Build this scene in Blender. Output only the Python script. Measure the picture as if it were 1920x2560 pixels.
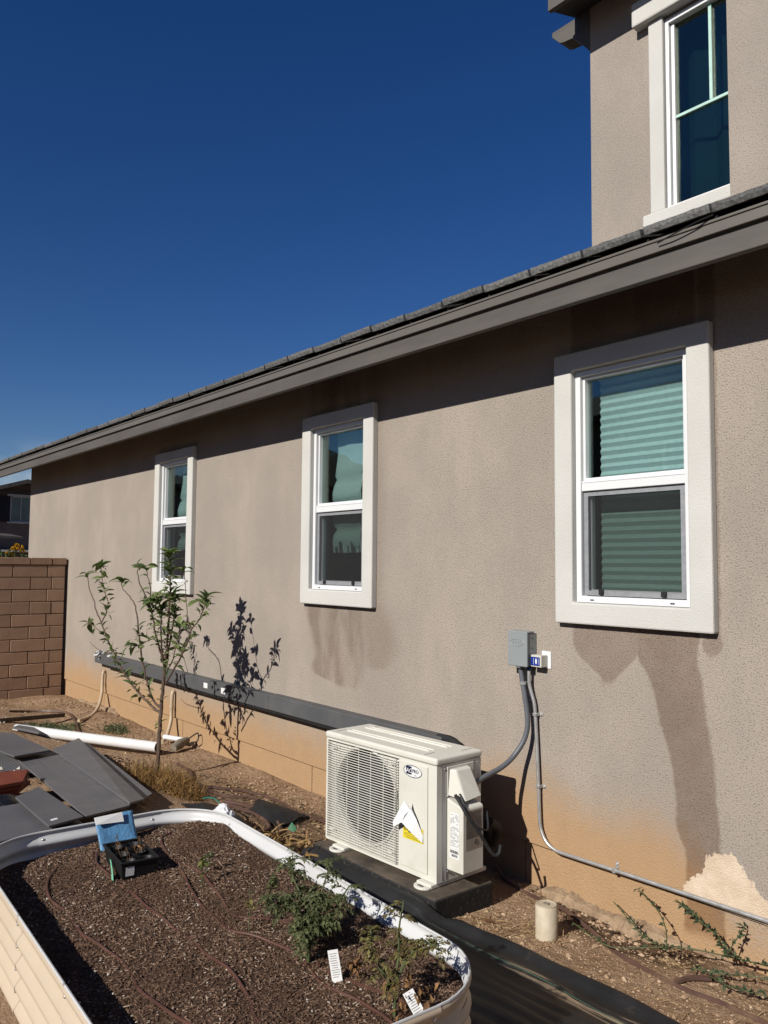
import bpy, math, random
from mathutils import Vector, Matrix
random.seed(7)
PI = math.pi
R = math.radians
S = bpy.context.scene
COL = S.collection
for o in list(bpy.data.objects):
    bpy.data.objects.remove(o)

# ------------------------------------------------------------------ camera
cam_d = bpy.data.cameras.new('camera')
cam = bpy.data.objects.new('camera', cam_d)
COL.objects.link(cam)
yaw, pitch, roll = 0.6824, 0.0663, 0.0084
vd = Vector((-math.cos(yaw) * math.cos(pitch), math.sin(yaw) * math.cos(pitch), math.sin(pitch)))
rt = vd.cross(Vector((0, 0, 1))).normalized()
up = rt.cross(vd)
r2 = rt * math.cos(roll) + up * math.sin(roll)
u2 = up * math.cos(roll) - rt * math.sin(roll)
M = Matrix((r2, u2, -vd)).transposed().to_4x4()
M.translation = Vector((0, -3.3184, 1.6324))
cam.matrix_world = M
cam_d.sensor_fit = 'VERTICAL'
cam_d.angle_y = 2 * math.atan(1280 / 2016.5)
cam_d.clip_start = 0.05
cam_d.clip_end = 2000
S.camera = cam

# ------------------------------------------------------------------ sky, sun, exposure
SUN = Vector((-0.15, 1.0, -0.64)).normalized()          # direction the light travels
elev = math.asin(-SUN.z)
azim = math.atan2(-SUN.x, -SUN.y)
w = bpy.data.worlds.new('World')
S.world = w
w.use_nodes = True
nt = w.node_tree
nt.nodes.clear()
out = nt.nodes.new('ShaderNodeOutputWorld')
bg = nt.nodes.new('ShaderNodeBackground')
sky = nt.nodes.new('ShaderNodeTexSky')
sky.sky_type = 'NISHITA'
sky.sun_disc = False
sky.sun_elevation = elev
sky.sun_rotation = azim
sky.altitude = 400
sky.air_density = 1.0
sky.dust_density = 0.1
sky.ozone_density = 4.0
bg.inputs['Strength'].default_value = 0.05
# thin clouds low over the horizon
tc = nt.nodes.new('ShaderNodeTexCoord')
mp = nt.nodes.new('ShaderNodeMapping')
mp.inputs['Scale'].default_value = (1, 1, 3.2)
nz = nt.nodes.new('ShaderNodeTexNoise')
nz.inputs['Scale'].default_value = 7
nz.inputs['Detail'].default_value = 7
sx = nt.nodes.new('ShaderNodeSeparateXYZ')
band = nt.nodes.new('ShaderNodeMapRange')
band.inputs[1].default_value = 0.09
band.inputs[2].default_value = 0.145
band.inputs[3].default_value = 1
band.inputs[4].default_value = 0
cr = nt.nodes.new('ShaderNodeMapRange')
cr.inputs[1].default_value = 0.45
cr.inputs[2].default_value = 0.75
ml = nt.nodes.new('ShaderNodeMath')
ml.operation = 'MULTIPLY'
mx = nt.nodes.new('ShaderNodeMix')
mx.data_type = 'RGBA'
mx.inputs[7].default_value = (9.5, 10.0, 10.8, 1)
L = nt.links.new
L(tc.outputs['Generated'], mp.inputs[0])
L(mp.outputs[0], nz.inputs['Vector'])
L(tc.outputs['Generated'], sx.inputs[0])
L(sx.outputs[2], band.inputs[0])
L(nz.outputs[0], cr.inputs[0])
L(band.outputs[0], ml.inputs[0])
L(cr.outputs[0], ml.inputs[1])
L(ml.outputs[0], mx.inputs[0])
hs = nt.nodes.new('ShaderNodeHueSaturation')
hs.inputs['Saturation'].default_value = 1.28
hs.inputs['Hue'].default_value = 0.515
hs.inputs['Value'].default_value = 1.0
L(sky.outputs[0], hs.inputs['Color'])
L(hs.outputs[0], mx.inputs[6])
L(mx.outputs[2], bg.inputs[0])
L(bg.outputs[0], out.inputs[0])

sun_d = bpy.data.lights.new('sun', 'SUN')
sun_d.energy = 5.0
sun_d.angle = R(0.53)
sun_d.color = (1.0, 0.955, 0.88)
sun = bpy.data.objects.new('sun', sun_d)
COL.objects.link(sun)
sun.rotation_euler = SUN.to_track_quat('-Z', 'Y').to_euler()
sun.location = (2, -8, 9)
vs = S.view_settings
vs.view_transform = 'Standard'
vs.look = 'None'
vs.exposure = 0.33
vs.gamma = 1.0
vs.use_curve_mapping = False


S.cycles.max_bounces = 6
S.cycles.diffuse_bounces = 2
S.cycles.transparent_max_bounces = 8


# ------------------------------------------------------------------ helpers: objects
def tag(o, label=None, cat=None, group=None, kind=None):
    if label:
        o['label'] = label
    if cat:
        o['category'] = cat
    if group:
        o['group'] = group
    if kind:
        o['kind'] = kind
    return o


def empty(name, loc, label, cat, group=None, rz=0):
    o = bpy.data.objects.new(name, None)
    o.empty_display_size = 0.1
    o.location = loc
    o.rotation_euler = (0, 0, rz)
    COL.objects.link(o)
    return tag(o, label, cat, group)


def link(name, me, parent=None, local=False):
    o = bpy.data.objects.new(name, me)
    COL.objects.link(o)
    if parent is not None:
        o.parent = parent
        if not local:                    # the mesh is given in world coordinates
            p, off = parent, Vector((0, 0, 0))
            while p is not None:
                off += p.location
                p = p.parent
            o.location = -off
    return o


class MB:
    def __init__(s):
        s.v, s.f, s.var, s.mi = [], [], [], []
        s.cur, s.m = 0.5, 0

    def add(s, vs_, fs):
        b = len(s.v)
        s.v += [tuple(p) for p in vs_]
        for f in fs:
            s.f.append(tuple(i + b for i in f))
            s.var.append(s.cur)
            s.mi.append(s.m)
        return s

    def quad(s, *p):
        return s.add(p, [tuple(range(len(p)))])

    def box(s, x0, x1, y0, y1, z0, z1):
        return s.add([(x0, y0, z0), (x1, y0, z0), (x1, y1, z0), (x0, y1, z0), (x0, y0, z1), (x1, y0, z1), (x1, y1, z1), (x0, y1, z1)],
                     [(0, 3, 2, 1), (4, 5, 6, 7), (0, 1, 5, 4), (1, 2, 6, 5), (2, 3, 7, 6), (3, 0, 4, 7)])

    def obox(s, c, ax, h):
        c = Vector(c)
        ax = [Vector(a).normalized() * k for a, k in zip(ax, h)]
        P_ = [c + ax[0] * i + ax[1] * j + ax[2] * k for k in (-1, 1) for i, j in ((-1, -1), (1, -1), (1, 1), (-1, 1))]
        return s.add(P_, [(0, 3, 2, 1), (4, 5, 6, 7), (0, 1, 5, 4), (1, 2, 6, 5), (2, 3, 7, 6), (3, 0, 4, 7)])

    def prism(s, poly, off):
        n = len(poly)
        off = Vector(off)
        a = [Vector(p) for p in poly]
        b = [p + off for p in a]
        return s.add(a + b, [tuple(range(n))[::-1], tuple(range(n, 2 * n))] + [(i, (i + 1) % n, n + (i + 1) % n, n + i) for i in range(n)])

    def tube(s, pts, r, n=8, caps=True):
        pts = [Vector(p) for p in pts]
        m = len(pts)
        rr = r if isinstance(r, (list, tuple)) else [r] * m
        t0 = (pts[1] - pts[0]).normalized()
        nv = t0.orthogonal().normalized()
        vv, ff = [], []
        for i, p in enumerate(pts):
            t = (pts[min(i + 1, m - 1)] - pts[max(i - 1, 0)])
            if t.length < 1e-9:
                t = t0
            t.normalize()
            nv = (nv - t * nv.dot(t))
            nv = nv.normalized() if nv.length > 1e-6 else t.orthogonal().normalized()
            bv = t.cross(nv)
            for k in range(n):
                a = 2 * PI * k / n
                vv.append(p + (nv * math.cos(a) + bv * math.sin(a)) * rr[i])
        for i in range(m - 1):
            for k in range(n):
                ff.append((i * n + k, i * n + (k + 1) % n, (i + 1) * n + (k + 1) % n, (i + 1) * n + k))
        if caps:
            ff.append(tuple(range(n))[::-1])
            ff.append(tuple((m - 1) * n + k for k in range(n)))
        return s.add(vv, ff)

    def lathe(s, prof, c=(0, 0, 0), n=20, axis='z', caps=True):
        c = Vector(c)
        vv, ff = [], []
        for (r, z) in prof:
            for k in range(n):
                a = 2 * PI * k / n
                q = (r * math.cos(a), r * math.sin(a), z)
                if axis == 'y':
                    q = (q[0], q[2], q[1])
                if axis == 'x':
                    q = (q[2], q[0], q[1])
                vv.append(c + Vector(q))
        for i in range(len(prof) - 1):
            for k in range(n):
                ff.append((i * n + k, i * n + (k + 1) % n, (i + 1) * n + (k + 1) % n, (i + 1) * n + k))
        if caps and prof[0][0] > 1e-6:
            ff.append(tuple(range(n))[::-1])
        if caps and prof[-1][0] > 1e-6:
            ff.append(tuple((len(prof) - 1) * n + k for k in range(n)))
        return s.add(vv, ff)

    def mesh(s, name, mats, smooth=False):
        me = bpy.data.meshes.new(name)
        me.from_pydata(s.v, [], s.f)
        if not isinstance(mats, (list, tuple)):
            mats = [mats]
        for m in mats:
            me.materials.append(m)
        if len(mats) > 1:
            me.polygons.foreach_set('material_index', s.mi)
        a = me.attributes.new('var', 'FLOAT', 'FACE')
        a.data.foreach_set('value', s.var)
        if smooth:
            me.polygons.foreach_set('use_smooth', [True] * len(me.polygons))
        me.validate()
        me.update()
        return me

    def build(s, name, mats, parent=None, smooth=False, local=False, bevel=0, seg=2):
        o = link(name, s.mesh(name, mats, smooth), parent, local)
        if smooth:
            try:
                o.data.set_sharp_from_angle(angle=R(50))
            except Exception:
                pass
        if bevel:
            b = o.modifiers.new('bevel', 'BEVEL')
            b.width = bevel
            b.segments = seg
            b.limit_method = 'ANGLE'
        return o


def spl(pts, k=6):
    """Catmull-Rom through the points"""
    P_ = [Vector(p) for p in pts]
    P_ = [P_[0] * 2 - P_[1]] + P_ + [P_[-1] * 2 - P_[-2]]
    o = []
    for i in range(1, len(P_) - 2):
        a, b, c, d = P_[i - 1:i + 3]
        for j in range(k):
            t = j / k
            o.append(0.5 * ((2 * b) + (c - a) * t + (2 * a - 5 * b + 4 * c - d) * t * t + (3 * b - a - 3 * c + d) * t ** 3))
    o.append(P_[-2])
    return o


def sm(a, b, x):
    t = min(1, max(0, (x - a) / (b - a)))
    return t * t * (3 - 2 * t)


# ------------------------------------------------------------------ helpers: materials
ALB = 0.725          # overall paint darkness that goes with the exposure above


class NT:
    def __init__(s, name):
        s.m = bpy.data.materials.new(name)
        s.m.use_nodes = True
        s.t = s.m.node_tree
        s.b = s.t.nodes['Principled BSDF']
        s.o = s.t.nodes['Material Output']
        s.tc = s.n('ShaderNodeTexCoord')

    def n(s, k, **kw):
        x = s.t.nodes.new(k)
        for a, b in kw.items():
            setattr(x, a, b)
        return x

    def l(s, a, b):
        s.t.links.new(a, b)

    def put(s, sock, val):
        if hasattr(val, 'is_linked') or hasattr(val, 'links'):
            s.l(val, sock)
        else:
            sock.default_value = val

    def coord(s, scale=(1, 1, 1)):
        mp_ = s.n('ShaderNodeMapping')
        mp_.inputs['Scale'].default_value = scale
        s.l(s.tc.outputs['Object'], mp_.inputs[0])
        return mp_.outputs[0]

    def noise(s, scale, detail=3, rough=0.5, stretch=(1, 1, 1), dist=0):
        x = s.n('ShaderNodeTexNoise')
        x.inputs['Scale'].default_value = scale
        x.inputs['Detail'].default_value = detail
        x.inputs['Roughness'].default_value = rough
        x.inputs['Distortion'].default_value = dist
        s.l(s.coord(stretch), x.inputs['Vector'])
        return x.outputs[0]

    def math(s, op, a, b=0.0, c=0.0, clamp=False):
        x = s.n('ShaderNodeMath', operation=op)
        x.use_clamp = clamp
        s.put(x.inputs[0], a)
        s.put(x.inputs[1], b)
        s.put(x.inputs[2], c)
        return x.outputs[0]

    def rng(s, v, a, b, c=0.0, d=1.0, smooth=True):
        x = s.n('ShaderNodeMapRange')
        if smooth:
            x.interpolation_type = 'SMOOTHSTEP'
        s.put(x.inputs[0], v)
        for i, k in enumerate((a, b, c, d)):
            s.put(x.inputs[i + 1], k)
        return x.outputs[0]

    def mix(s, f, a, b, mode='MIX'):
        x = s.n('ShaderNodeMix', data_type='RGBA', blend_type=mode)
        s.put(x.inputs[0], f)
        s.put(x.inputs[6], (*a, 1) if isinstance(a, tuple) and len(a) == 3 else a)
        s.put(x.inputs[7], (*b, 1) if isinstance(b, tuple) and len(b) == 3 else b)
        return x.outputs[2]

    def attr(s, name='var'):
        x = s.n('ShaderNodeAttribute', attribute_name=name)
        return x.outputs['Fac']

    def rand(s):
        return s.n('ShaderNodeObjectInfo').outputs['Random']

    def xyz(s):
        x = s.n('ShaderNodeSeparateXYZ')
        s.l(s.tc.outputs['Object'], x.inputs[0])
        return x.outputs

    def curve(s, v, pts, x0, x1, y0, y1):
        """piecewise function of v by a float curve"""
        f = s.n('ShaderNodeFloatCurve')
        cv = f.mapping.curves[0]
        pp = sorted(((p[0] - x0) / (x1 - x0), (p[1] - y0) / (y1 - y0)) for p in pts)
        cv.points[0].location = pp[0]
        cv.points[1].location = pp[-1]
        for p in pp[1:-1]:
            cv.points.new(*p)
        f.mapping.update()
        s.l(s.rng(v, x0, x1, 0, 1, False), f.inputs[1])
        return s.rng(f.outputs[0], 0, 1, y0, y1, False)

    def bump(s, h, strength=0.5, dist=0.01, prev=None):
        x = s.n('ShaderNodeBump')
        x.inputs['Strength'].default_value = strength
        x.inputs['Distance'].default_value = dist
        s.l(h, x.inputs['Height'])
        if prev is not None:
            s.l(prev, x.inputs['Normal'])
        return x.outputs[0]

    def fin(s, color=None, rough=0.6, metal=0.0, normal=None, spec=None):
        if color is not None:
            if isinstance(color, tuple):
                s.b.inputs['Base Color'].default_value = (*[c * ALB for c in color[:3]], 1)
            else:
                k_ = s.n('ShaderNodeVectorMath', operation='SCALE')
                s.l(color, k_.inputs[0])
                k_.inputs['Scale'].default_value = ALB
                s.l(k_.outputs[0], s.b.inputs['Base Color'])
        s.put(s.b.inputs['Roughness'], rough)
        s.b.inputs['Metallic'].default_value = metal
        if normal is not None:
            s.l(normal, s.b.inputs['Normal'])
        if spec is not None:
            s.b.inputs['Specular IOR Level'].default_value = spec
        return s.m


def pm(name, c1, c2=None, rough=0.6, scale=6, detail=4, metal=0, bump=0, bscale=60, bdist=0.004, stretch=(1, 1, 1), spec=0.35, dirt=None, rnd=0.0):
    t = NT(name)
    c2 = c2 or tuple(x * 0.82 for x in c1)
    col = t.mix(t.rng(t.noise(scale, detail, 0.6, stretch), 0.3, 0.7), c1, c2)
    if dirt:
        dm = t.rng(t.noise(3.1, 6, 0.65), 0.5, 0.72, 0, dirt[1])
        col = t.mix(dm, col, dirt[0])
    if rnd:
        k = t.rng(t.rand(), 0, 1, 1 - rnd, 1 + rnd, False)
        vm = t.n('ShaderNodeVectorMath', operation='SCALE')
        t.l(col, vm.inputs[0])
        t.l(k, vm.inputs['Scale'])
        col = vm.outputs[0]
    nrm = None
    if bump:
        nrm = t.bump(t.noise(bscale, 4, 0.6, stretch), bump, bdist)
    return t.fin(col, t.rng(t.noise(scale * 2.3, 3), 0.2, 0.8, max(0.05, rough - 0.08), min(1, rough + 0.08)), metal, nrm, spec)


def stucco_mat(name, base, lower):
    t = NT(name)
    x, y, z = t.xyz()
    grain = t.noise(140, 2, 0.7)
    blot = t.noise(1.3, 3, 0.6)
    blot2 = t.noise(5, 3, 0.6, (1, 1, 0.35))
    col = t.mix(t.rng(blot, 0.32, 0.66), base, tuple(k * f for k, f in zip(base, (0.86, 0.865, 0.875))))
    col = t.mix(t.rng(blot2, 0.42, 0.7, 0, 0.5), col, tuple(k * f for k, f in zip(base, (0.82, 0.83, 0.845))))
    # darker pits in the sand finish
    col = t.mix(t.rng(grain, 0.30, 0.48, 0.9, 0), col, tuple(k * 0.36 for k in base))
    if lower:
        n9 = t.noise(9, 4, 0.65)
        nzl = t.math('MULTIPLY_ADD', t.noise(2.2, 4, 0.65), 0.3, -0.15)
        nzs = t.math('MULTIPLY_ADD', n9, 0.05, -0.025)
        # splashed soil along the foot of the wall
        top = t.curve(x, [(-12, 0.5), (-10, 0.5), (-7, 0.5), (-5.2, 0.5), (-4, 0.5), (-3, 0.58), (-2.5, 0.53), (-2.1, 0.5), (-1.9, 0.42), (-1.7, 0.26), (1, 0.25)], -12, 1, 0, 1)
        zz = t.math('ADD', z, nzl)
        k = t.math('SUBTRACT', zz, top)
        spk = t.math('MULTIPLY_ADD', t.noise(70, 2, 0.7), 0.34, -0.17)
        or1 = t.rng(t.math('ADD', k, spk), -0.26, 0.13, 1, 0)
        soil = t.mix(n9, (0.43, 0.265, 0.135), (0.52, 0.335, 0.185))
        col = t.mix(t.math('MULTIPLY', or1, 0.93), col, soil)
        # damp runs below the windows
        xs = t.math('ADD', x, nzs)

        def run(Lp, Rp, z0, z1, soft=0.011):
            Lf = t.curve(z, Lp, 0, 1.4, -6, 0)
            Rf = t.curve(z, Rp, 0, 1.4, -6, 0)
            a = t.rng(t.math('SUBTRACT', xs, Lf), -soft, soft)
            b = t.rng(t.math('SUBTRACT', Rf, xs), -soft, soft)
            zn = t.math('ADD', z, nzs)
            c = t.rng(zn, z0 - 0.02, z0 + 0.03)
            return t.math('MULTIPLY', t.math('MULTIPLY', a, b), c)
        r1 = run([(0, -2.0), (0.28, -1.97), (0.40, -1.97), (0.46, -2.0), (0.61, -2.012), (0.72, -2.027), (0.83, -2.051), (0.95, -2.092), (1.05, -2.108), (1.14, -2.152), (1.22, -2.197), (1.4, -2.2)],
                 [(0, -1.8), (0.43, -1.809), (0.5, -1.808), (0.58, -1.818), (0.72, -1.831), (0.84, -1.84), (0.99, -1.865), (1.13, -1.878), (1.26, -1.90), (1.32, -1.885), (1.4, -1.88)], 0.05, 1.4)
        r2 = run([(0, -2.5), (1.05, -2.42), (1.1, -2.40), (1.133, -2.451), (1.209, -2.544), (1.328, -2.564), (1.4, -2.564)],
                 [(0, -2.3), (1.05, -2.35), (1.09, -2.33), (1.171, -2.244), (1.214, -2.206), (1.3, -2.19), (1.4, -2.19)], 1.07, 1.4)
        r3 = run([(0, -1.85), (1.24, -1.845), (1.28, -1.865), (1.34, -1.87), (1.4, -1.87)], [(0, -1.82), (1.24, -1.825), (1.28, -1.793), (1.34, -1.787), (1.4, -1.787)], 1.245, 1.4, 0.008)
        r4 = run([(0, -4.9), (0.8, -4.6), (0.86, -4.85), (1.0, -4.85), (1.3, -4.97), (1.4, -4.97)], [(0, -4.2), (0.8, -4.35), (0.9, -4.3), (1.1, -4.28), (1.3, -4.30), (1.4, -4.3)], 0.8, 1.4, 0.05)
        r5 = run([(0, -4.4), (0.9, -4.25), (1.15, -4.3), (1.4, -4.3)], [(0, -3.9), (0.9, -4.1), (1.1, -3.95), (1.25, -4.0), (1.4, -4.1)], 0.95, 1.4, 0.09)
        r4 = t.math('MULTIPLY', r4, t.rng(blot2, 0.35, 0.6, 0.35, 1))
        damp = t.math('MAXIMUM', t.math('MAXIMUM', r1, t.math('MULTIPLY', r2, 0.8)), t.math('MAXIMUM', t.math('MULTIPLY', r3, 0.8), t.math('MAXIMUM', t.math('MULTIPLY', r4, 0.85), t.math('MULTIPLY', r5, 0.5))))
        dampc = t.mix(1.0, col, (0.60, 0.53, 0.49), 'MULTIPLY')
        col = t.mix(t.math('MULTIPLY', damp, t.rng(n9, 0.2, 0.8, 0.75, 1.0)), col, dampc)
        # chalky efflorescence patch where the run reaches the ground
        edge = t.curve(x, [(-3, 0.0), (-2.05, 0.0), (-1.98, 0.26), (-1.93, 0.31), (-1.885, 0.35), (-1.87, 0.41), (-1.8, 0.44), (-1.77, 0.46), (-1.735, 0.42), (-1.68, 0.36), (-1.6, 0.30), (-1.45, 0.25), (-1, 0.2), (1, 0.2)], -3, 1, 0, 1)
        kk = t.math('SUBTRACT', edge, t.math('MULTIPLY_ADD', t.noise(26, 4, 0.75), 0.18, t.math('ADD', z, -0.08)))
        ok = t.math('GREATER_THAN', x, -2.04)
        patch = t.math('MULTIPLY', t.math('MULTIPLY', t.rng(kk, -0.005, 0.005), ok), t.rng(t.math('MULTIPLY_ADD', n9, 0.06, z), 0.225, 0.245))
        pc = t.mix(t.rng(n9, 0.3, 0.7), (0.78, 0.64, 0.49), (0.64, 0.50, 0.36))
        col = t.mix(patch, col, pc)
    nrm = t.bump(grain, 1.0, 0.006)
    return t.fin(col, 0.92, 0, nrm, 0.15)


MAT = {}
MAT['stucco'] = stucco_mat('stucco', (0.45, 0.387, 0.326), True)
MAT['stucco_up'] = stucco_mat('stucco_upper', (0.445, 0.385, 0.328), False)


def trim_mat():
    t = NT('white_stucco_trim')
    g = t.noise(150, 3, 0.6)
    col = t.mix(t.rng(t.noise(3, 5), 0.3, 0.7), (0.66, 0.648, 0.61), (0.61, 0.598, 0.56))
    col = t.mix(t.rng(g, 0.28, 0.42, 0.3, 0), col, (0.5, 0.48, 0.44))
    return t.fin(col, 0.85, 0, t.bump(g, 0.8, 0.003), 0.2)


MAT['trim'] = trim_mat()
MAT['vinyl'] = pm('white_vinyl', (0.82, 0.83, 0.84), (0.78, 0.79, 0.80), 0.35, 4, bump=0.03, spec=0.4)
MAT['dark_rubber'] = pm('black_rubber', (0.02, 0.02, 0.022), None, 0.6)
MAT['screen_frame'] = pm('grey_screen_frame', (0.42, 0.43, 0.45), (0.34, 0.35, 0.37), 0.45, 30, metal=0.3)
MAT['room'] = pm('dim_room_paint', (0.20, 0.19, 0.18), None, 0.9)
MAT['shade_cloth'] = pm('window_shade_cloth', (0.78, 0.80, 0.76), (0.70, 0.73, 0.69), 0.9, 40, bump=0.2, bscale=300, bdist=0.001)
MAT['stripe_cloth'] = None
MAT['fascia'] = pm('taupe_painted_fascia', (0.125, 0.113, 0.10), (0.095, 0.086, 0.078), 0.62, 5, bump=0.35, bscale=14, bdist=0.004, stretch=(0.25, 1, 1.6), spec=0.3)
MAT['fascia_up'] = pm('taupe_drip_board', (0.155, 0.142, 0.125), (0.13, 0.118, 0.104), 0.5, 3, bump=0.1, bscale=20, stretch=(0.2, 1, 1))
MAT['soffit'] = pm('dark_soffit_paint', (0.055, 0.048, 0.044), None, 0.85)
MAT['black_gap'] = pm('black_felt_and_shade', (0.012, 0.012, 0.013), None, 0.9)  # roof felt black, also colours in the shade under the duct


def tile_mat():
    t = NT('charcoal_concrete_tile')
    g = t.noise(70, 5, 0.7)
    col = t.mix(t.rng(g, 0.35, 0.65), (0.11, 0.11, 0.11), (0.20, 0.20, 0.195))
    k = t.rng(t.rand(), 0, 1, 0.8, 1.2, False)
    vm = t.n('ShaderNodeVectorMath', operation='SCALE')
    t.l(col, vm.inputs[0])
    t.l(k, vm.inputs['Scale'])
    return t.fin(vm.outputs[0], 0.9, 0, t.bump(g, 0.8, 0.004), 0.2)


MAT['tile'] = tile_mat()
MAT['vent'] = pm('smooth_dark_tile', (0.13, 0.13, 0.135), None, 0.6)


def glass_mat(name, tint, refl=1.0, coat=(0.9, 0.98, 1.0)):
    t = NT(name)
    tr = t.n('ShaderNodeBsdfTransparent')
    tr.inputs[0].default_value = (*tint, 1)
    gl = t.n('ShaderNodeBsdfGlossy')
    gl.inputs['Roughness'].default_value = 0.0
    gl.inputs[0].default_value = (*coat, 1)
    # panes are never perfectly flat
    gl_n = t.bump(t.noise(2.2, 2), 0.08, 0.02)
    t.l(gl_n, gl.inputs['Normal'])
    fr = t.n('ShaderNodeFresnel')
    fr.inputs[0].default_value = 1.6
    fac = t.math('MULTIPLY_ADD', fr.outputs[0], refl, 0.10 * refl, clamp=True)
    mxs = t.n('ShaderNodeMixShader')
    t.l(fac, mxs.inputs[0])
    t.l(tr.outputs[0], mxs.inputs[1])
    t.l(gl.outputs[0], mxs.inputs[2])
    t.l(mxs.outputs[0], t.o.inputs[0])
    return t.m


MAT['glass'] = glass_mat('teal_window_glass', (0.76, 0.86, 0.87), 0.5, (0.9, 0.88, 0.8))
MAT['glass_lo'] = glass_mat('teal_window_glass_lower', (0.74, 0.84, 0.82), 0.3)
MAT['glass_up'] = glass_mat('upstairs_window_glass', (0.45, 0.62, 0.62), 0.5, (1.0, 0.82, 0.66))


def screen_mat():
    t = NT('insect_screen_mesh')
    tr = t.n('ShaderNodeBsdfTransparent')
    df = t.n('ShaderNodeBsdfDiffuse')
    df.inputs[0].default_value = (0.035, 0.035, 0.037, 1)
    mxs = t.n('ShaderNodeMixShader')
    t.put(mxs.inputs[0], t.rng(t.noise(500, 1), 0.3, 0.7, 0.42, 0.52))
    t.l(tr.outputs[0], mxs.inputs[1])
    t.l(df.outputs[0], mxs.inputs[2])
    t.l(mxs.outputs[0], t.o.inputs[0])
    return t.m


MAT['screen'] = screen_mat()

# =================================================================== THE GROUND
BEDC = Vector((-2.745, -1.965, 0))
BEDR = R(-2.4)


def bed_local(x, y):
    dx, dy = x - BEDC.x, y - BEDC.y
    c, s_ = math.cos(-BEDR), math.sin(-BEDR)
    return dx * c - dy * s_, dx * s_ + dy * c


def bed_world(x, y, z):
    c, s_ = math.cos(BEDR), math.sin(BEDR)
    return Vector((BEDC.x + x * c - y * s_, BEDC.y + x * s_ + y * c, z))


_ph = [(random.uniform(0.8, 2.2) * 1.45 ** k, random.uniform(0, 2 * PI), random.uniform(0, 6.28)) for k in range(9) for _ in range(2)]


def lump(x, y):
    return sum(math.sin((x * math.cos(a) + y * math.sin(a)) * f + p) / f ** 0.95 for f, a, p in _ph)


def gz(x, y):
    b = 0.13 * sm(-0.55, -1.35, y)
    near = math.exp(-((x + 5.5) ** 2) / 60)
    z = b + 0.011 * lump(x, y) * near
    z += 0.05 * math.exp(-((x + 9.6) ** 2) / 0.8 - ((y + 0.35) ** 2) / 0.10)          # heap at the block wall
    z += 0.05 * math.exp(-((x + 8.6) ** 2) / 0.5 - ((y + 0.15) ** 2) / 0.03)
    z += 0.05 * math.exp(-((x + 6.35) ** 2) / 0.06 - ((y + 0.85) ** 2) / 0.03)         # dug clods behind the planks
    z -= 0.045 * math.exp(-((x + 2.25) ** 2) / 0.10 - ((y + 0.10) ** 2) / 0.012)       # scoured along the footing
    z -= 0.03 * math.exp(-((x + 5.2) ** 2) / 0.3 - ((y + 0.25) ** 2) / 0.02)
    return z


def axis_lines(lo, hi, step, far):
    a = [lo + i * step for i in range(int((hi - lo) / step) + 1)]
    g, x = step, lo
    left = []
    while x > -far:
        g *= 1.55
        x -= g
        left.append(x)
    g, x = step, a[-1]
    right = []
    while x < far:
        g *= 1.55
        x += g
        right.append(x)
    return left[::-1] + a + right


xs_ = axis_lines(-10.6, -0.9, 0.03, 600)
ys_ = axis_lines(-1.6, 0.06, 0.03, 600)
gm = MB()
gm.v = [(x, y, gz(x, y) if abs(x) < 40 and abs(y) < 40 else 0.0) for y in ys_ for x in xs_]
nx = len(xs_)
for j in range(len(ys_) - 1):
    for i in range(nx - 1):
        gm.f.append((j * nx + i, j * nx + i + 1, (j + 1) * nx + i + 1, (j + 1) * nx + i))
gm.var = [0.5] * len(gm.f)
gm.mi = [0] * len(gm.f)


def dirt_mat():
    t = NT('dry_tan_dirt')
    x, y, z = t.xyz()
    big = t.noise(2.2, 6, 0.65)
    mid = t.noise(19, 6, 0.65)
    fin_ = t.noise(130, 4, 0.7)
    col = t.mix(t.rng(big, 0.35, 0.65), (0.50, 0.335, 0.21), (0.35, 0.22, 0.13))
    col = t.mix(t.rng(mid, 0.52, 0.72, 0, 0.5), col, (0.56, 0.40, 0.27))
    col = t.mix(t.rng(fin_, 0.33, 0.47, 0.5, 0), col, (0.19, 0.115, 0.065))
    # damp, darker earth along the footing by the clean-out
    dx = t.math('MULTIPLY', t.math('ADD', x, 2.2), 2.1)
    dy = t.math('MULTIPLY', t.math('ADD', y, 0.09), 4.6)
    d2 = t.math('ADD', t.math('MULTIPLY', dx, dx), t.math('MULTIPLY', dy, dy))
    wet = t.rng(t.math('ADD', d2, t.math('MULTIPLY', mid, 0.9)), 0.75, 1.6, 0.85, 0)
    col = t.mix(wet, col, (0.115, 0.066, 0.036))
    dx = t.math('MULTIPLY', t.math('ADD', x, 4.45), 1.2)
    dy = t.math('MULTIPLY', t.math('ADD', y, 0.52), 3.2)
    d2 = t.math('ADD', t.math('MULTIPLY', dx, dx), t.math('MULTIPLY', dy, dy))
    wet = t.rng(t.math('ADD', d2, t.math('MULTIPLY', mid, 0.9)), 0.6, 1.7, 0.6, 0)
    col = t.mix(wet, col, (0.15, 0.088, 0.048))
    nb = t.bump(fin_, 1.0, 0.006)
    nb = t.bump(mid, 1.0, 0.045, nb)
    return t.fin(col, 0.95, 0, nb, 0.12)


MAT['dirt'] = dirt_mat()
tag(gm.build('ground', MAT['dirt'], smooth=True), 'dry tan dirt of the side yard', None, None, 'structure')

# =================================================================== THE HOUSE
house = empty('stucco_house', (-5, 2, 0), 'taupe stucco house with white trimmed windows and a dark tiled roof', 'house')


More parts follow.
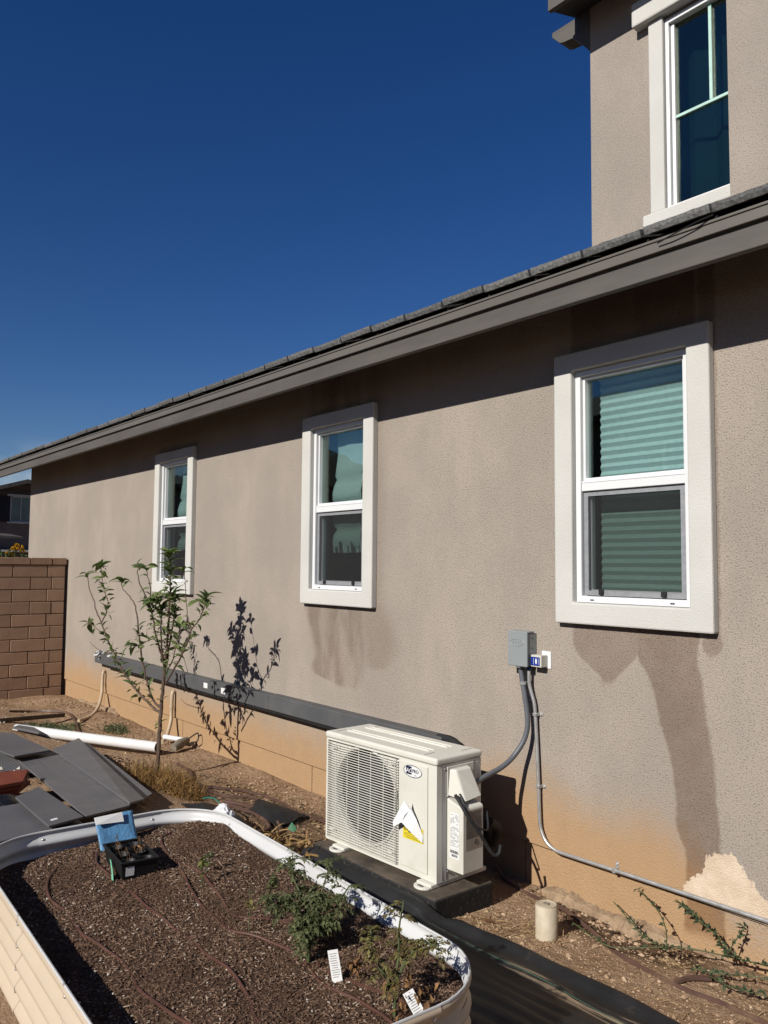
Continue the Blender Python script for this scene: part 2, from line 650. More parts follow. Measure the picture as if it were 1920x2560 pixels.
def wall_with_holes(mb, y, x0, x1, z0, z1, holes, reveal=0.1):
    xs = sorted({x0, x1, *[h[0] for h in holes], *[h[1] for h in holes]})
    zs = sorted({z0, z1, *[h[2] for h in holes], *[h[3] for h in holes]})
    for a, b in zip(xs, xs[1:]):
        for c, d in zip(zs, zs[1:]):
            mx_, mz = (a + b) / 2, (c + d) / 2
            if any(h[0] < mx_ < h[1] and h[2] < mz < h[3] for h in holes):
                continue
            mb.quad((a, y, c), (b, y, c), (b, y, d), (a, y, d))
    for h in holes:
        a, b, c, d = h
        e = y + reveal
        mb.quad((a, y, c), (a, e, c), (b, e, c), (b, y, c))
        mb.quad((a, y, d), (b, y, d), (b, e, d), (a, e, d))
        mb.quad((a, y, c), (a, y, d), (a, e, d), (a, e, c))
        mb.quad((b, y, c), (b, e, c), (b, e, d), (b, y, d))


WZ = 1.352
WX = (-2.222, -4.578, -7.246)
holes = [(x - 0.315, x + 0.315, WZ + 0.105, WZ + 1.272) for x in WX]
m = MB()
wall_with_holes(m, 0.0, -12.08, 2.0, 0.2, 3.05, holes)
m.quad((-12.08, 0, 0.2), (-12.08, 0, 3.05), (-12.08, 6, 3.05), (-12.08, 6, 0.2))
m.quad((2, 0, 0.2), (2, 6, 0.2), (2, 6, 3.05), (2, 0, 3.05))
m.quad((-12.08, 0, 0.2), (-12.08, 0.022, 0.2), (2, 0.022, 0.2), (2, 0, 0.2))
m.build('wall', MAT['stucco'], house)
# stem wall below the weep screed, set back 2 cm, in runs with open joints between them
fj = [-12.06, -9.02, -7.02, -4.9, -2.9, -0.9, 1.9]
for a, b in zip(fj, fj[1:]):
    m = MB()
    m.box(a + 0.004, b - 0.004, 0.018, 0.3, -0.4, 0.196)
    m.build('footing', MAT['stucco'], house)
m = MB()
m.box(-12.05, 1.95, 0.012, 0.03, 0.194, 0.2)
m.build('weep_screed', MAT['black_gap'], house)
# broken concrete lip of the footing
MAT['footing_rubble'] = pm('pale_footing_concrete', (0.42, 0.30, 0.19), (0.27, 0.185, 0.115), 0.95, 12, bump=1, bscale=45, bdist=0.012)
def lip(x0, x1, depth, hgt):
    mb = MB()
    n_ = int((x1 - x0) / 0.018)
    for i_ in range(n_ + 1):
        x_ = x0 + (x1 - x0) * i_ / n_
        f_ = (0.5 + 0.5 * math.sin(x_ * 9.1) * math.sin(x_ * 4.3 + 1)) * random.uniform(0.75, 1.1)
        f_ *= sm(0, 0.12, i_ / n_) * sm(1, 0.88, i_ / n_)
        z_ = gz(x_, -0.02) - 0.02
        dd_ = 0.006 + depth * f_
        mb.v += [(x_, 0.0175, z_ + 0.02 + hgt * f_ + random.uniform(0, 0.006)), (x_, -dd_ * 0.45, z_ + 0.02 + hgt * f_ * 0.8 + random.uniform(-0.004, 0.004)), (x_, -dd_ + random.uniform(-0.004, 0.004), z_ + 0.012 + hgt * f_ * 0.3), (x_, -dd_ * 1.05, z_ - 0.02)]
    for i_ in range(n_):
        for j_ in range(3):
            a = i_ * 4 + j_
            mb.f.append((a, a + 4, a + 5, a + 1)); mb.var.append(0.5); mb.mi.append(0)
    mb.build('footing_lip', MAT['footing_rubble'], house)


lip(-2.85, -1.75, 0.065, 0.05)
lip(-9.85, -8.55, 0.06, 0.05)
lip(-7.6, -6.6, 0.05, 0.04)

# ---- single hung windows
m = MB()


def ring(mb, xo, xi, zo0, zo1, zi0, zi1, y0, y1):
    """flat ring in the xz plane from y0 (front) to y1 (back)"""
    o_ = [(-xo, zo0), (xo, zo0), (xo, zo1), (-xo, zo1)]
    i_ = [(-xi, zi0), (xi, zi0), (xi, zi1), (-xi, zi1)]
    vv = [(x, y0, z) for x, z in o_] + [(x, y0, z) for x, z in i_] + [(x, y1, z) for x, z in o_] + [(x, y1, z) for x, z in i_]
    ff = []
    for k in range(4):
        n = (k + 1) % 4
        ff += [(k, n, 4 + n, 4 + k), (8 + n, 8 + k, 12 + k, 12 + n), (k, 8 + k, 8 + n, n), (4 + k, 4 + n, 12 + n, 12 + k)]
    mb.add(vv, ff)


ME = {}
m = MB(); ring(m, 0.425, 0.315, 0, 1.365, 0.105, 1.272, -0.045, 0.004); ME['trim'] = m.mesh('trim', MAT['trim'])
m = MB()
ring(m, 0.3135, 0.283, 0.1065, 1.2705, 0.138, 1.241, -0.012, 0.075)
ring(m, 0.2825, 0.268, 0.71, 1.2405, 0.726, 1.226, 0.008, 0.05)
m.box(-0.2825, 0.2825, -0.006, 0.06, 0.66, 0.71)
m.box(-0.2825, 0.2825, -0.0085, 0.004, 0.700, 0.708)
ME['frame'] = m.mesh('window', MAT['vinyl'])
m = MB(); ring(m, 0.281, 0.252, 0.139, 0.659, 0.17, 0.64, 0.03, 0.062); ME['sash'] = m.mesh('sash', MAT['vinyl'])
m = MB(); m.box(-0.268, 0.268, 0.036, 0.041, 0.726, 1.226); ME['pane'] = m.mesh('pane', MAT['glass'])
m = MB(); m.box(-0.252, 0.252, 0.044, 0.049, 0.17, 0.64); ME['pane_lo'] = m.mesh('pane', MAT['glass_lo'])
m = MB(); ring(m, 0.276, 0.252, 0.142, 0.652, 0.166, 0.634, 0.004, 0.016); ME['screen_frame'] = m.mesh('screen_frame', MAT['screen_frame'])
m = MB(); m.quad((-0.252, 0.01, 0.166), (0.252, 0.01, 0.166), (0.252, 0.01, 0.634), (-0.252, 0.01, 0.634)); ME['screen'] = m.mesh('insect_screen', MAT['screen'])
m = MB(); m.box(-0.014, 0.014, -0.003, 0.004, 0.148, 0.172); m.box(-0.007, 0.010, -0.008, -0.003, 0.146, 0.160); ME['latch'] = m.mesh('latch', MAT['dark_rubber'])
m = MB(); m.box(-0.011, 0.011, -0.0135, -0.012, 0.117, 0.123); ME['weep'] = m.mesh('weep_slot', MAT['dark_rubber'])
m = MB()
for q in ([(-0.8, 0.11, -1.0), (0.8, 0.11, -1.0), (0.8, 0.11, 0.05), (-0.8, 0.11, 0.05)],):
    pass
x0, x1, y0, y1, z0, z1 = -0.75, 0.75, 0.101, 1.9, -0.9, 1.6
m.quad((x0, y1, z0), (x1, y1, z0), (x1, y1, z1), (x0, y1, z1))
m.quad((x0, y0, z0), (x0, y1, z0), (x0, y1, z1), (x0, y0, z1))
m.quad((x1, y0, z0), (x1, y1, z0), (x1, y1, z1), (x1, y0, z1))
m.quad((x0, y0, z0), (x1, y0, z0), (x1, y1, z0), (x0, y1, z0))
m.quad((x0, y0, z1), (x1, y0, z1), (x1, y1, z1), (x0, y1, z1))
ME['room'] = m.mesh('interior', MAT['room'])
# pleated cellular blind
m = MB()
pts = []
z = 0.12
while z < 1.225:
    pts += [(0.134, z), (0.123, z + 0.021)]
    z += 0.0405
pts.append((0.134, z))
m.v = [(sx_, y, z) for y, z in pts for sx_ in (-0.262, 0.30)]
m.f = [(2 * i, 2 * i + 1, 2 * i + 3, 2 * i + 2) for i in range(len(pts) - 1)]
m.var = [0.5] * len(m.f); m.mi = [0] * len(m.f)
m.cur = 0.5
m.box(-0.265, 0.30, 0.115, 0.15, 1.235, 1.27)
ME['blind'] = m.mesh('pleated_blind', MAT['shade_cloth'], False)
# soft folded shade
m = MB()
pts = [(0.20, 1.25), (0.20, 1.1), (0.185, 1.0), (0.175, 0.93), (0.195, 0.90), (0.175, 0.86), (0.16, 0.80), (0.165, 0.75), (0.19, 0.73), (0.165, 0.69), (0.155, 0.62), (0.17, 0.56), (0.20, 0.54), (0.17, 0.5), (0.165, 0.44), (0.18, 0.41)]
nn = 12
for i, (y, z) in enumerate(pts):
    for k in range(nn + 1):
        u = k / nn
        m.v.append((-0.03 + 0.33 * u, y + 0.005 * math.sin(u * 9 + i * 0.7), z - 0.004 * math.sin(u * 5 + i)))
for i in range(len(pts) - 1):
    for k in range(nn):
        a = i * (nn + 1) + k
        m.f.append((a, a + 1, a + nn + 2, a + nn + 1)); m.var.append(0.5); m.mi.append(0)
ME['roman'] = m.mesh('folded_shade', MAT['shade_cloth'], True)


def stripe_mat():
    t = NT('striped_valance_cloth')
    x, y, z = t.xyz()
    f = t.math('FRACT', t.math('MULTIPLY', x, 14.0))
    return t.fin(t.mix(t.math('GREATER_THAN', f, 0.5), (0.72, 0.74, 0.70), (0.07, 0.07, 0.075)), 0.9)


MAT['stripe_cloth'] = stripe_mat()
m = MB()
for k in range(16):
    a, b = -0.12 + 0.42 * k / 16, -0.12 + 0.42 * (k + 1) / 16
    ya, yb = 0.17 + 0.012 * math.sin(k * 1.3), 0.17 + 0.012 * math.sin(k * 1.3 + 1.3)
    m.quad((a, ya, 0.33), (b, yb, 0.33), (b, yb - 0.01, 0.41), (a, ya - 0.01, 0.41))
ME['valance'] = m.mesh('striped_valance', MAT['stripe_cloth'], True)


def sub(name, me, parent, loc=(0, 0, 0), bevel=0):
    o = bpy.data.objects.new(name, me)
    COL.objects.link(o)
    o.parent = parent
    o.location = loc
    if bevel:
        b = o.modifiers.new('bevel', 'BEVEL')
        b.width = bevel
        b.segments = 2
    return o


wl = ['white single hung window with pleated green tinted blind beside the grey switch box', 'white single hung window with folded shade between the other two ground floor windows', 'white single hung window farthest away behind the young tree']
for i, cx in enumerate(WX):
    wnd = bpy.data.objects.new('window', ME['frame'])
    COL.objects.link(wnd)
    wnd.parent = house
    wnd.location = (cx + 5, -2, WZ)
    wnd['label'] = wl[i]
    b = wnd.modifiers.new('bevel', 'BEVEL'); b.width = 0.003; b.segments = 2
    sub('trim', ME['trim'], wnd, bevel=0.008)
    sub('sash', ME['sash'], wnd, bevel=0.002)
    sub('pane', ME['pane'], wnd)
    sub('pane', ME['pane_lo'], wnd)
    sub('screen_frame', ME['screen_frame'], wnd)
    sub('insect_screen', ME['screen'], wnd)
    for s_ in (-0.175, 0.165):
        sub('latch', ME['latch'], wnd, (s_, 0, 0))
    for s_ in (-0.22, 0.215):
        sub('weep_slot', ME['weep'], wnd, (s_, 0, 0))
    sub('interior', ME['room'], wnd)
    if i == 0:
        sub('pleated_blind', ME['blind'], wnd)
    else:
        sub('folded_shade', ME['roman'], wnd, (-0.18 if i == 1 else -0.12, -0.07, 0.0))
        if i == 1:
            sub('striped_valance', ME['valance'], wnd, (-0.10, -0.06, 0.04))

# ---- eave: lower fascia, proud drip board, soffit, tiles
FY = -0.39
for a, b in ((-12.75, -10.55), (-10.55, -5.6), (-5.6, 2.4)):
    m = MB(); m.box(a + 0.001, b - 0.001, FY, FY + 0.038, 2.832, 2.935)
    m.build('fascia_board', MAT['fascia'], house, bevel=0.004)
for a, b in ((-12.78, -9.05), (-9.05, -3.93), (-3.93, 2.42)):
    m = MB(); m.box(a + 0.001, b - 0.001, FY - 0.020, FY + 0.03, 2.929, 2.986)
    m.box(a + 0.001, b - 0.001, FY - 0.026, FY - 0.0205, 2.972, 2.984)
    m.build('drip_board', MAT['fascia_up'], house, bevel=0.003)
m = MB(); m.prism([(-12.75, FY + 0.036, 2.86), (-12.75, 0.02, 3.0), (-12.75, 0.02, 3.05), (-12.75, FY + 0.036, 2.9)], (15.15, 0, 0))
m.build('soffit', MAT['soffit'], house)
SL = math.tan(R(18.5))
m = MB(); m.prism([(-12.75, FY + 0.002, 2.988), (-12.75, 3.0, 2.988 + 3.39 * SL), (-12.75, 3.0, 3.01 + 3.39 * SL), (-12.75, FY + 0.002, 3.006)], (15.15, 0, 0))
roof = m.build('roof_deck', MAT['black_gap'], house)
random.seed(21)
tms = []
for v_ in range(4):
    m = MB()
    n_ = 14
    w_ = 0.288
    prof_t, prof_b = [], []
    for k in range(n_ + 1):
        u = k / n_
        prof_t.append((u * w_, random.uniform(-0.0015, 0.0015), 0.034 + random.uniform(-0.0016, 0.0012)))
        prof_b.append((u * w_, random.uniform(-0.001, 0.002), random.uniform(-0.001, 0.001)))
    back = [(u[0], 0.42, 0.030) for u in prof_t]
    bb = [(u[0], 0.42, 0.0) for u in prof_t]
    N = n_ + 1
    mid_ = [(u[0], random.uniform(-0.004, 0.0), 0.018 + random.uniform(-0.003, 0.003)) for u in prof_t]
    m.v = prof_t + mid_ + prof_b + back + bb
    for k in range(n_):
        m.f += [(k, N + k, N + k + 1, k + 1), (N + k, 2 * N + k, 2 * N + k + 1, N + k + 1), (k, k + 1, 3 * N + k + 1, 3 * N + k), (2 * N + k, 4 * N + k, 4 * N + k + 1, 2 * N + k + 1)]
    m.f += [(0, 3 * N, 4 * N, 2 * N, N), (n_, N + n_, 2 * N + n_, 4 * N + n_, 3 * N + n_)]
    m.var = [0.5] * len(m.f); m.mi = [0] * len(m.f)
    tms.append(m.mesh('roof_tile', MAT['tile']))
for row in range(3):
    for k in range(50):
        x = -12.79 + 0.3023 * k + (0.15 if row % 2 else 0) + 0.052
        y = FY - 0.045 + row * 0.36
        o = sub('roof_tile', random.choice(tms), roof)
        o.location = (x, y + random.uniform(-0.004, 0.004), 3.004 + (row * 0.36) * SL + (0.026 if row else 0) + random.uniform(-0.004, 0.005))
        o.rotation_euler = (R(18.0), 0, random.uniform(-0.004, 0.004))
# curved roof vent cap sitting up the slope
m = MB()
arc = [(0.0 + 0.14 * math.cos(a), 0.075 * math.sin(a)) for a in [PI * k / 10 for k in range(11)]]
m.prism([(-2.86, 0.02 + y, 3.145 + z) for y, z in arc], (0.50, 0, 0))
m.build('vent_cap', MAT['vent'], house, smooth=True)
# curled strip of flashing hanging out below the tiles
m = MB(); m.tube(spl([(-1.80, -0.425, 2.958), (-1.72, -0.437, 2.968), (-1.62, -0.436, 2.985), (-1.56, -0.42, 2.998)]), [0.003] * 19, 5)
m.build('loose_flashing', MAT['black_gap'], house)

# ---- upper storey
UY = 1.4
m = MB()
wall_with_holes(m, UY, -3.46, 2.0, 3.2, 6.3, [(-2.852, -2.25, 3.985, 5.30)])
m.quad((-3.46, UY, 3.2), (-3.46, UY, 6.3), (-3.46, 5, 6.3), (-3.46, 5, 3.2))
m.box(-2.222, 2.0, 1.0, 1.398, 3.2, 6.3)
m.build('upper_wall', MAT['stucco_up'], house)
uw = MB()
uw.box(-2.850, -2.825, UY - 0.012, UY + 0.07, 3.987, 5.298)
uw.box(-2.277, -2.252, UY - 0.012, UY + 0.07, 3.987, 5.298)
uw.box(-2.8245, -2.2775, UY - 0.012, UY + 0.07, 3.987, 4.012)
uw.box(-2.8245, -2.2775, UY - 0.012, UY + 0.07, 5.265, 5.298)
uw.box(-2.822, -2.798, UY + 0.012, UY + 0.06, 4.0125, 5.2645)
uw.box(-2.304, -2.2795, UY + 0.012, UY + 0.06, 4.0125, 5.2645)
up_w = uw.build('window', MAT['vinyl'], house, bevel=0.003)
up_w['label'] = 'tall upstairs window with pale green grid bars'
m = MB()
m.box(-2.96, -2.853, UY - 0.04, UY + 0.002, 3.99, 5.318)
m.box(-2.249, -2.142, UY - 0.04, UY + 0.002, 3.99, 5.318)
m.box(-3.01, -2.09, UY - 0.055, UY + 0.002, 3.905, 3.988)
m.build('trim', MAT['trim'], up_w, bevel=0.008)
m = MB(); m.box(-3.06, -2.04, UY - 0.085, UY + 0.002, 5.32, 5.49)
m.build('head_trim', MAT['trim'], up_w, bevel=0.012)
m = MB(); m.box(-2.797, -2.305, UY + 0.035, UY + 0.04, 4.013, 5.264)
m.build('pane', MAT['glass_up'], up_w)
MAT['muntin'] = pm('pale_green_muntin', (0.55, 0.80, 0.72), None, 0.4)
m = MB(); m.box(-2.797, -2.305, UY + 0.020, UY + 0.034, 4.607, 4.625)
m.build('grid_bar', MAT['muntin'], up_w)
m = MB(); m.box(-2.560, -2.540, UY + 0.019, UY + 0.034, 4.6255, 5.264)
m.build('grid_bar', MAT['muntin'], up_w)
m = MB()
m.quad((-3.4, 3.2, 3.3), (-1.5, 3.2, 3.3), (-1.5, 3.2, 6), (-3.4, 3.2, 6))
m.quad((-3.4, UY + 0.101, 3.3), (-3.4, 3.2, 3.3), (-3.4, 3.2, 6), (-3.4, UY + 0.101, 6))
m.quad((-1.5, UY + 0.101, 3.3), (-1.5, 3.2, 3.3), (-1.5, 3.2, 6), (-1.5, UY + 0.101, 6))
m.quad((-3.4, UY + 0.101, 5.5), (-1.5, UY + 0.101, 5.5), (-1.5, 3.2, 5.5), (-3.4, 3.2, 5.5))
m.quad((-3.4, UY + 0.101, 3.6), (-1.5, UY + 0.101, 3.6), (-1.5, 3.2, 3.6), (-3.4, 3.2, 3.6))
m.build('interior', MAT['room'], up_w)
m = MB()
for k in range(24):
    xa, xb = -3.3 + 1.6 * k / 24, -3.3 + 1.6 * (k + 1) / 24
    ya, yb = UY + 0.22 + 0.025 * math.sin(k * 2.1), UY + 0.22 + 0.025 * math.sin(k * 2.1 + 2.1)
    m.quad((xa, ya, 3.62), (xb, yb, 3.62), (xb, yb, 5.49), (xa, ya, 5.49))
m.build('curtain', pm('slate_curtain', (0.10, 0.115, 0.12), None, 0.9), up_w, smooth=True)
# upper roof overhang: fascia, sloping soffit, rake board and a notched outlooker
m = MB(); m.prism([(-3.55, 1.09, 5.605), (-3.60, 1.42, 5.735), (-3.75, 5.0, 7.1), (-3.75, 5.0, 7.26), (-3.60, 1.42, 5.90), (-3.55, 1.09, 5.78)], (5.8, 0, 0))
m.build('upper_roof', MAT['soffit'], house)
m = MB(); m.box(-3.565, 2.2, 1.05, 1.088, 5.598, 5.80)
m.build('fascia_board', MAT['fascia'], house, bevel=0.004)
m = MB()
m.prism([(-3.463, UY, 5.40), (-3.463, UY, 5.76), (-3.60, UY, 5.72), (-3.811, UY, 5.72), (-3.811, UY, 5.683), (-3.738, UY, 5.602), (-3.70, UY, 5.59), (-3.622, UY, 5.58), (-3.559, UY, 5.516)], (0, 0.13, 0))
m.build('outlooker', MAT['fascia'], house, bevel=0.004)

# =================================================================== BLOCK WALL
random.seed(5)
MAT['block'] = pm('tan_concrete_block', (0.42, 0.275, 0.185), (0.34, 0.215, 0.142), 0.93, 5, bump=0.7, bscale=70, bdist=0.005, rnd=0.07, spec=0.15)
MAT['mortar'] = pm('recessed_mortar', (0.10, 0.05, 0.032), None, 0.95, bump=0.6)
bw = empty('block_wall', (-10.4, -3, -0.1), 'tan concrete block garden wall butting against the house', 'wall')
m = MB(); m.box(-10.47, -10.338, -6.0, -0.045, -0.3, 1.68)
m.build('mortar_core', MAT['mortar'], bw)
bmesh_cache = {}


def block(y0, y1, z0, z1, x0=-10.478, x1=-10.33):
    key = (round(y1 - y0, 3), round(z1 - z0, 3), round(x1 - x0, 3))
    if key not in bmesh_cache:
        k = MB(); k.box(0, x1 - x0, 0, y1 - y0, 0, z1 - z0)
        bmesh_cache[key] = k.mesh('block', MAT['block'])
    o = bpy.data.objects.new('block', bmesh_cache[key])
    COL.objects.link(o)
    o.parent = bw
    o.location = Vector((x0 + random.uniform(-0.002, 0.002), y0, z0)) - bw.location
    b = o.modifiers.new('bevel', 'BEVEL'); b.width = 0.004; b.segments = 1
    return o


J = 0.0045
course = 0.1492
for r in range(12):
    zt = 1.604 - r * course
    zb = zt - course
    if r % 2 == 0:
        js = [-0.04, -0.25, -0.65]
    else:
        js = [-0.04, -0.195, -0.445]
    while js[-1] > -4.3:
        js.append(js[-1] - 0.4)
    for a, b in zip(js, js[1:]):
        block(b + J, a - (J if a != -0.04 else 0), zb + J, zt - J)
js = [-0.02, -0.196, -0.45]
while js[-1] > -4.3:
    js.append(js[-1] - 0.4)
for a, b in zip(js, js[1:]):
    block(b + J, a - J, 1.609, 1.693, -10.484, -10.322)

# =================================================================== NEIGHBOURS
MAT['nb_wall'] = pm('brown_neighbour_stucco', (0.17, 0.145, 0.13), None, 0.9, bump=0.3)
MAT['nb_roof'] = pm('brown_grey_roof_tile', (0.11, 0.10, 0.095), (0.07, 0.065, 0.06), 0.9, 8, bump=0.6, bscale=30)
MAT['nb_shutter'] = pm('navy_shutter', (0.012, 0.013, 0.02), None, 0.6)
MAT['nb_trim'] = pm('pale_grey_trim', (0.62, 0.64, 0.68), None, 0.7)
MAT['nb_glass'] = pm('dull_teal_glass', (0.05, 0.10, 0.11), (0.04, 0.08, 0.09), 0.12, 2, spec=0.6)
nb = empty('neighbour_house', (-25, 2.5, 0), 'distant brown house with dark shutter in the gap left of the house corner', 'house')
NX = -22.0
m = MB(); m.prism([(NX, -1.6, -0.1), (NX, 6.6, -0.1), (NX, 6.6, 2.38), (NX, 2.53, 3.66), (NX, -1.6, 2.38)], (-8, 0, 0))
m.build('wall', MAT['nb_wall'], nb)
rf = None
for s_ in (-1, 1):
    m = MB()
    y1 = 2.53 + s_ * 4.6
    z1 = 3.75 - 4.6 * 0.315
    m.prism([(NX + 0.45, 2.53, 3.75), (NX + 0.45, y1, z1), (NX + 0.45, y1, z1 - 0.10), (NX + 0.45, 2.53, 3.65)], (-9, 0, 0))
    rf = m.build('roof', MAT['nb_roof'], nb)
m = MB(); m.prism([(NX - 3.2, -3.5, 2.3), (NX - 3.2, 1.25, 4.12), (NX - 3.2, 4.0, 3.2), (NX - 3.2, 4.0, 2.2)], (-4, 0, 0))
m.build('rear_roof', MAT['nb_roof'], nb)
m = MB(); m.box(NX + 0.005, NX + 0.05, 0.5, 4.9, 3.28 + 0.075, 3.46)
m.build('beam', MAT['nb_roof'], nb)
wn = MB(); wn.box(NX + 0.004, NX + 0.03, 2.235, 2.262, 2.69, 3.30); wn.box(NX + 0.004, NX + 0.03, 2.78, 2.805, 2.69, 3.30); wn.box(NX + 0.004, NX + 0.03, 2.482, 2.504, 2.69, 3.30)
wn.box(NX + 0.004, NX + 0.03, 2.2625, 2.7795, 2.67, 2.689); wn.box(NX + 0.004, NX + 0.03, 2.2625, 2.7795, 3.301, 3.32)
wno = wn.build('window', MAT['nb_trim'], nb)
m = MB(); m.box(NX + 0.003, NX + 0.012, 2.2625, 2.7795, 2.69, 3.30)
m.build('pane', MAT['nb_glass'], wno)
m = MB(); m.box(NX + 0.003, NX + 0.07, 2.15, 2.9, 3.322, 3.375)
m.build('head', MAT['nb_trim'], wno)
m = MB(); m.box(NX + 0.003, NX + 0.07, 2.16, 2.88, 2.63, 2.668)
m.build('sill', MAT['nb_trim'], wno)
m = MB(); m.box(NX + 0.003, NX + 0.05, 1.75, 2.228, 2.665, 3.32)
for k in range(14):
    m.box(NX + 0.051, NX + 0.06, 1.79, 2.19, 2.70 + k * 0.044, 2.725 + k * 0.044)
m.build('shutter', MAT['nb_shutter'], nb)
m = MB(); m.box(NX + 0.003, NX + 0.3, 1.2, 5.0, 1.90, 1.95)
m.build('ledge', MAT['nb_trim'], nb)
m = MB(); m.prism([(NX + 1.9, -0.6, 2.36), (NX + 1.9, 2.075, 2.235), (NX + 1.9, 2.075, 2.19), (NX + 1.9, -0.6, 2.2)], (-1.2, 0, 0.1))
m.build('porch_roof', MAT['nb_roof'], nb)

# houses across the side yard, mirrored in the panes
for (xa, xb, wins, lb) in ((-16.5, -3.0, (-14.5, -9.5, -6), 'two storey house across the yard mirrored in the nearest ground floor window'), (-46.0, -27.5, (-42, -36, -31), 'two storey house across the yard mirrored in the farthest ground floor window')):
    n2 = empty('neighbour_house', ((xa + xb) / 2, -15.5, 0), lb, 'house')
    m = MB(); m.box(xa, xb, -19, -12, -0.1, 5.0)
    m.build('wall', MAT['nb_wall'], n2)
    m = MB(); m.prism([(xa - 0.5, -11.5, 4.9), (xa - 0.5, -11.5, 5.05), (xa - 0.5, -15.5, 6.5), (xa - 0.5, -19.5, 5.05), (xa - 0.5, -19.5, 4.9)], (xb - xa + 1, 0, 0))
    m.build('roof', MAT['nb_roof'], n2)
    for x in wins:
        m = MB(); m.box(x, x + 1.2, -11.995, -11.96, 3.0, 4.3)
        q = m.build('window', MAT['nb_trim'], n2)
        m = MB(); m.box(x + 0.08, x + 1.12, -11.958, -11.95, 3.08, 4.22)
        m.build('pane', MAT['nb_glass'], q)

# unseen wall added across the yard to cut light bounced off the ground
m = MB(); m.box(-10.33, 9, -6.15, -6.0, -0.2, 1.72)
bwl = tag(m.build('added_bounce_blocker', MAT['block']), 'added unseen block wall across the yard cutting ground bounce, mirrored low in the panes', 'wall')
m = MB(); m.box(-10.33, 9, -6.17, -5.98, 1.722, 1.80)
m.build('coping', MAT['block'], bwl)

# yellow flowers above the wall
MAT['leaf_green'] = pm('leaf_green', (0.05, 0.10, 0.025), (0.035, 0.075, 0.018), 0.55, 20, rnd=0.3)
MAT['petal'] = pm('yellow_petal', (0.78, 0.46, 0.02), (0.70, 0.36, 0.01), 0.5, 30, rnd=0.1)
MAT['stem'] = pm('green_stem', (0.09, 0.11, 0.04), None, 0.7)
fl = empty('flowering_shrub', (-10.75, -0.55, -0.05), 'shrub with yellow trumpet flowers peeking over the block wall', 'shrub')
random.seed(3)
m = MB()
stems = []
for k in range(9):
    bx, by = -10.75 + random.uniform(-0.1, 0.1), -0.6 + random.uniform(-0.12, 0.1)
    tip = Vector((-10.72 + random.uniform(-0.12, 0.08), random.uniform(-0.78, -0.46), random.uniform(1.66, 1.84)))
    pts = spl([(bx, by, 0), (bx + 0.03, by, 0.8), tip - Vector((0, 0, 0.25)), tip], 4)
    m.tube(pts, 0.006, 5)
    stems.append(tip)
m.build('stem', MAT['stem'], fl)
m = MB()
for t_ in stems:
    for k in range(26):
        c = t_ + Vector((random.gauss(0, 0.07), random.gauss(0, 0.08), random.uniform(-0.35, 0.0)))
        d = Vector((random.uniform(-1, 1), random.uniform(-1, 1), random.uniform(-0.5, 0.4))).normalized()
        n_ = d.orthogonal().normalized()
        l_ = random.uniform(0.05, 0.09)
        m.quad(c, c + d * l_ * 0.5 + n_ * 0.013, c + d * l_, c + d * l_ * 0.5 - n_ * 0.013)
m.build('foliage', MAT['leaf_green'], fl)
for c0 in [(-10.72, -0.52, 1.835), (-10.70, -0.475, 1.815), (-10.72, -0.55, 1.80), (-10.69, -0.50, 1.785), (-10.70, -0.62, 1.735), (-10.70, -0.59, 1.725), (-10.69, -0.46, 1.77)]:
    m = MB()
    c0 = Vector(c0)
    for k in range(9):
        d = Vector((random.uniform(-0.2, 1), random.uniform(-1, 1), random.uniform(-0.4, 0.8))).normalized()
        a = d.orthogonal().normalized(); b = d.cross(a)
        for j in range(5):
            an = 2 * PI * j / 5
            e = (a * math.cos(an) + b * math.sin(an))
            e2 = (a * math.cos(an + 0.6) + b * math.sin(an + 0.6))
            e0 = (a * math.cos(an - 0.6) + b * math.sin(an - 0.6))
            c = c0 + d * 0.014
            m.quad(c, c + d * 0.02 + e0 * 0.011, c + d * 0.025 + e * 0.021, c + d * 0.02 + e2 * 0.011)
    m.build('flower', MAT['petal'], fl)

# =================================================================== ON THE WALL
MAT['duct'] = pm('dark_grey_duct_paint', (0.105, 0.108, 0.113), (0.088, 0.09, 0.095), 0.55, 4, dirt=((0.2, 0.19, 0.18), 0.25), bump=0.15)
MAT['white_caulk'] = pm('white_caulk', (0.8, 0.8, 0.8), None, 0.7, bump=0.8, bscale=50, bdist=0.01)
MAT['paper'] = pm('white_paper', (0.82, 0.82, 0.81), (0.77, 0.77, 0.77), 0.7)
dc = empty('line_set_duct', (-6.2, -0.045, 0.535), 'long dark grey duct boxed along the foot of the wall', 'duct')
m = MB(); m.box(-9.06, -7.2, -0.088, 0.0, 0.533, 0.642); m.build('cover', MAT['duct'], dc, bevel=0.006)
m = MB(); m.box(-7.197, -5.35, -0.088, 0.0, 0.535, 0.646); m.build('cover', MAT['duct'], dc, bevel=0.006)
m = MB(); m.box(-5.347, -3.44, -0.088, 0.0, 0.537, 0.650); m.build('cover', MAT['duct'], dc, bevel=0.006)
m = MB(); m.box(-8.8, -3.44, -0.074, -0.001, 0.515, 0.534); m.build('under_shade_strip', MAT['black_gap'], dc)  # black strip put in as the shade under the cover
random.seed(9)
m = MB()
for k in range(26):
    c = Vector((-9.0 + random.uniform(0, 0.55) ** 1.0, random.uniform(-0.09, -0.0), 0.645 + random.uniform(-0.005, 0.025)))
    if c.x > -8.85:
        c.z -= 0.012
    if random.random() < 0.3:
        c = Vector((random.uniform(-8.98, -8.85), -0.092, random.uniform(0.58, 0.645)))
    m.obox(c, [(1, random.uniform(-1, 1), random.uniform(-0.6, 0.6)), (random.uniform(-0.4, 0.4), 1, 0.2), (0, 0.1, 1)], (random.uniform(0.01, 0.035), random.uniform(0.008, 0.02), random.uniform(0.003, 0.009)))
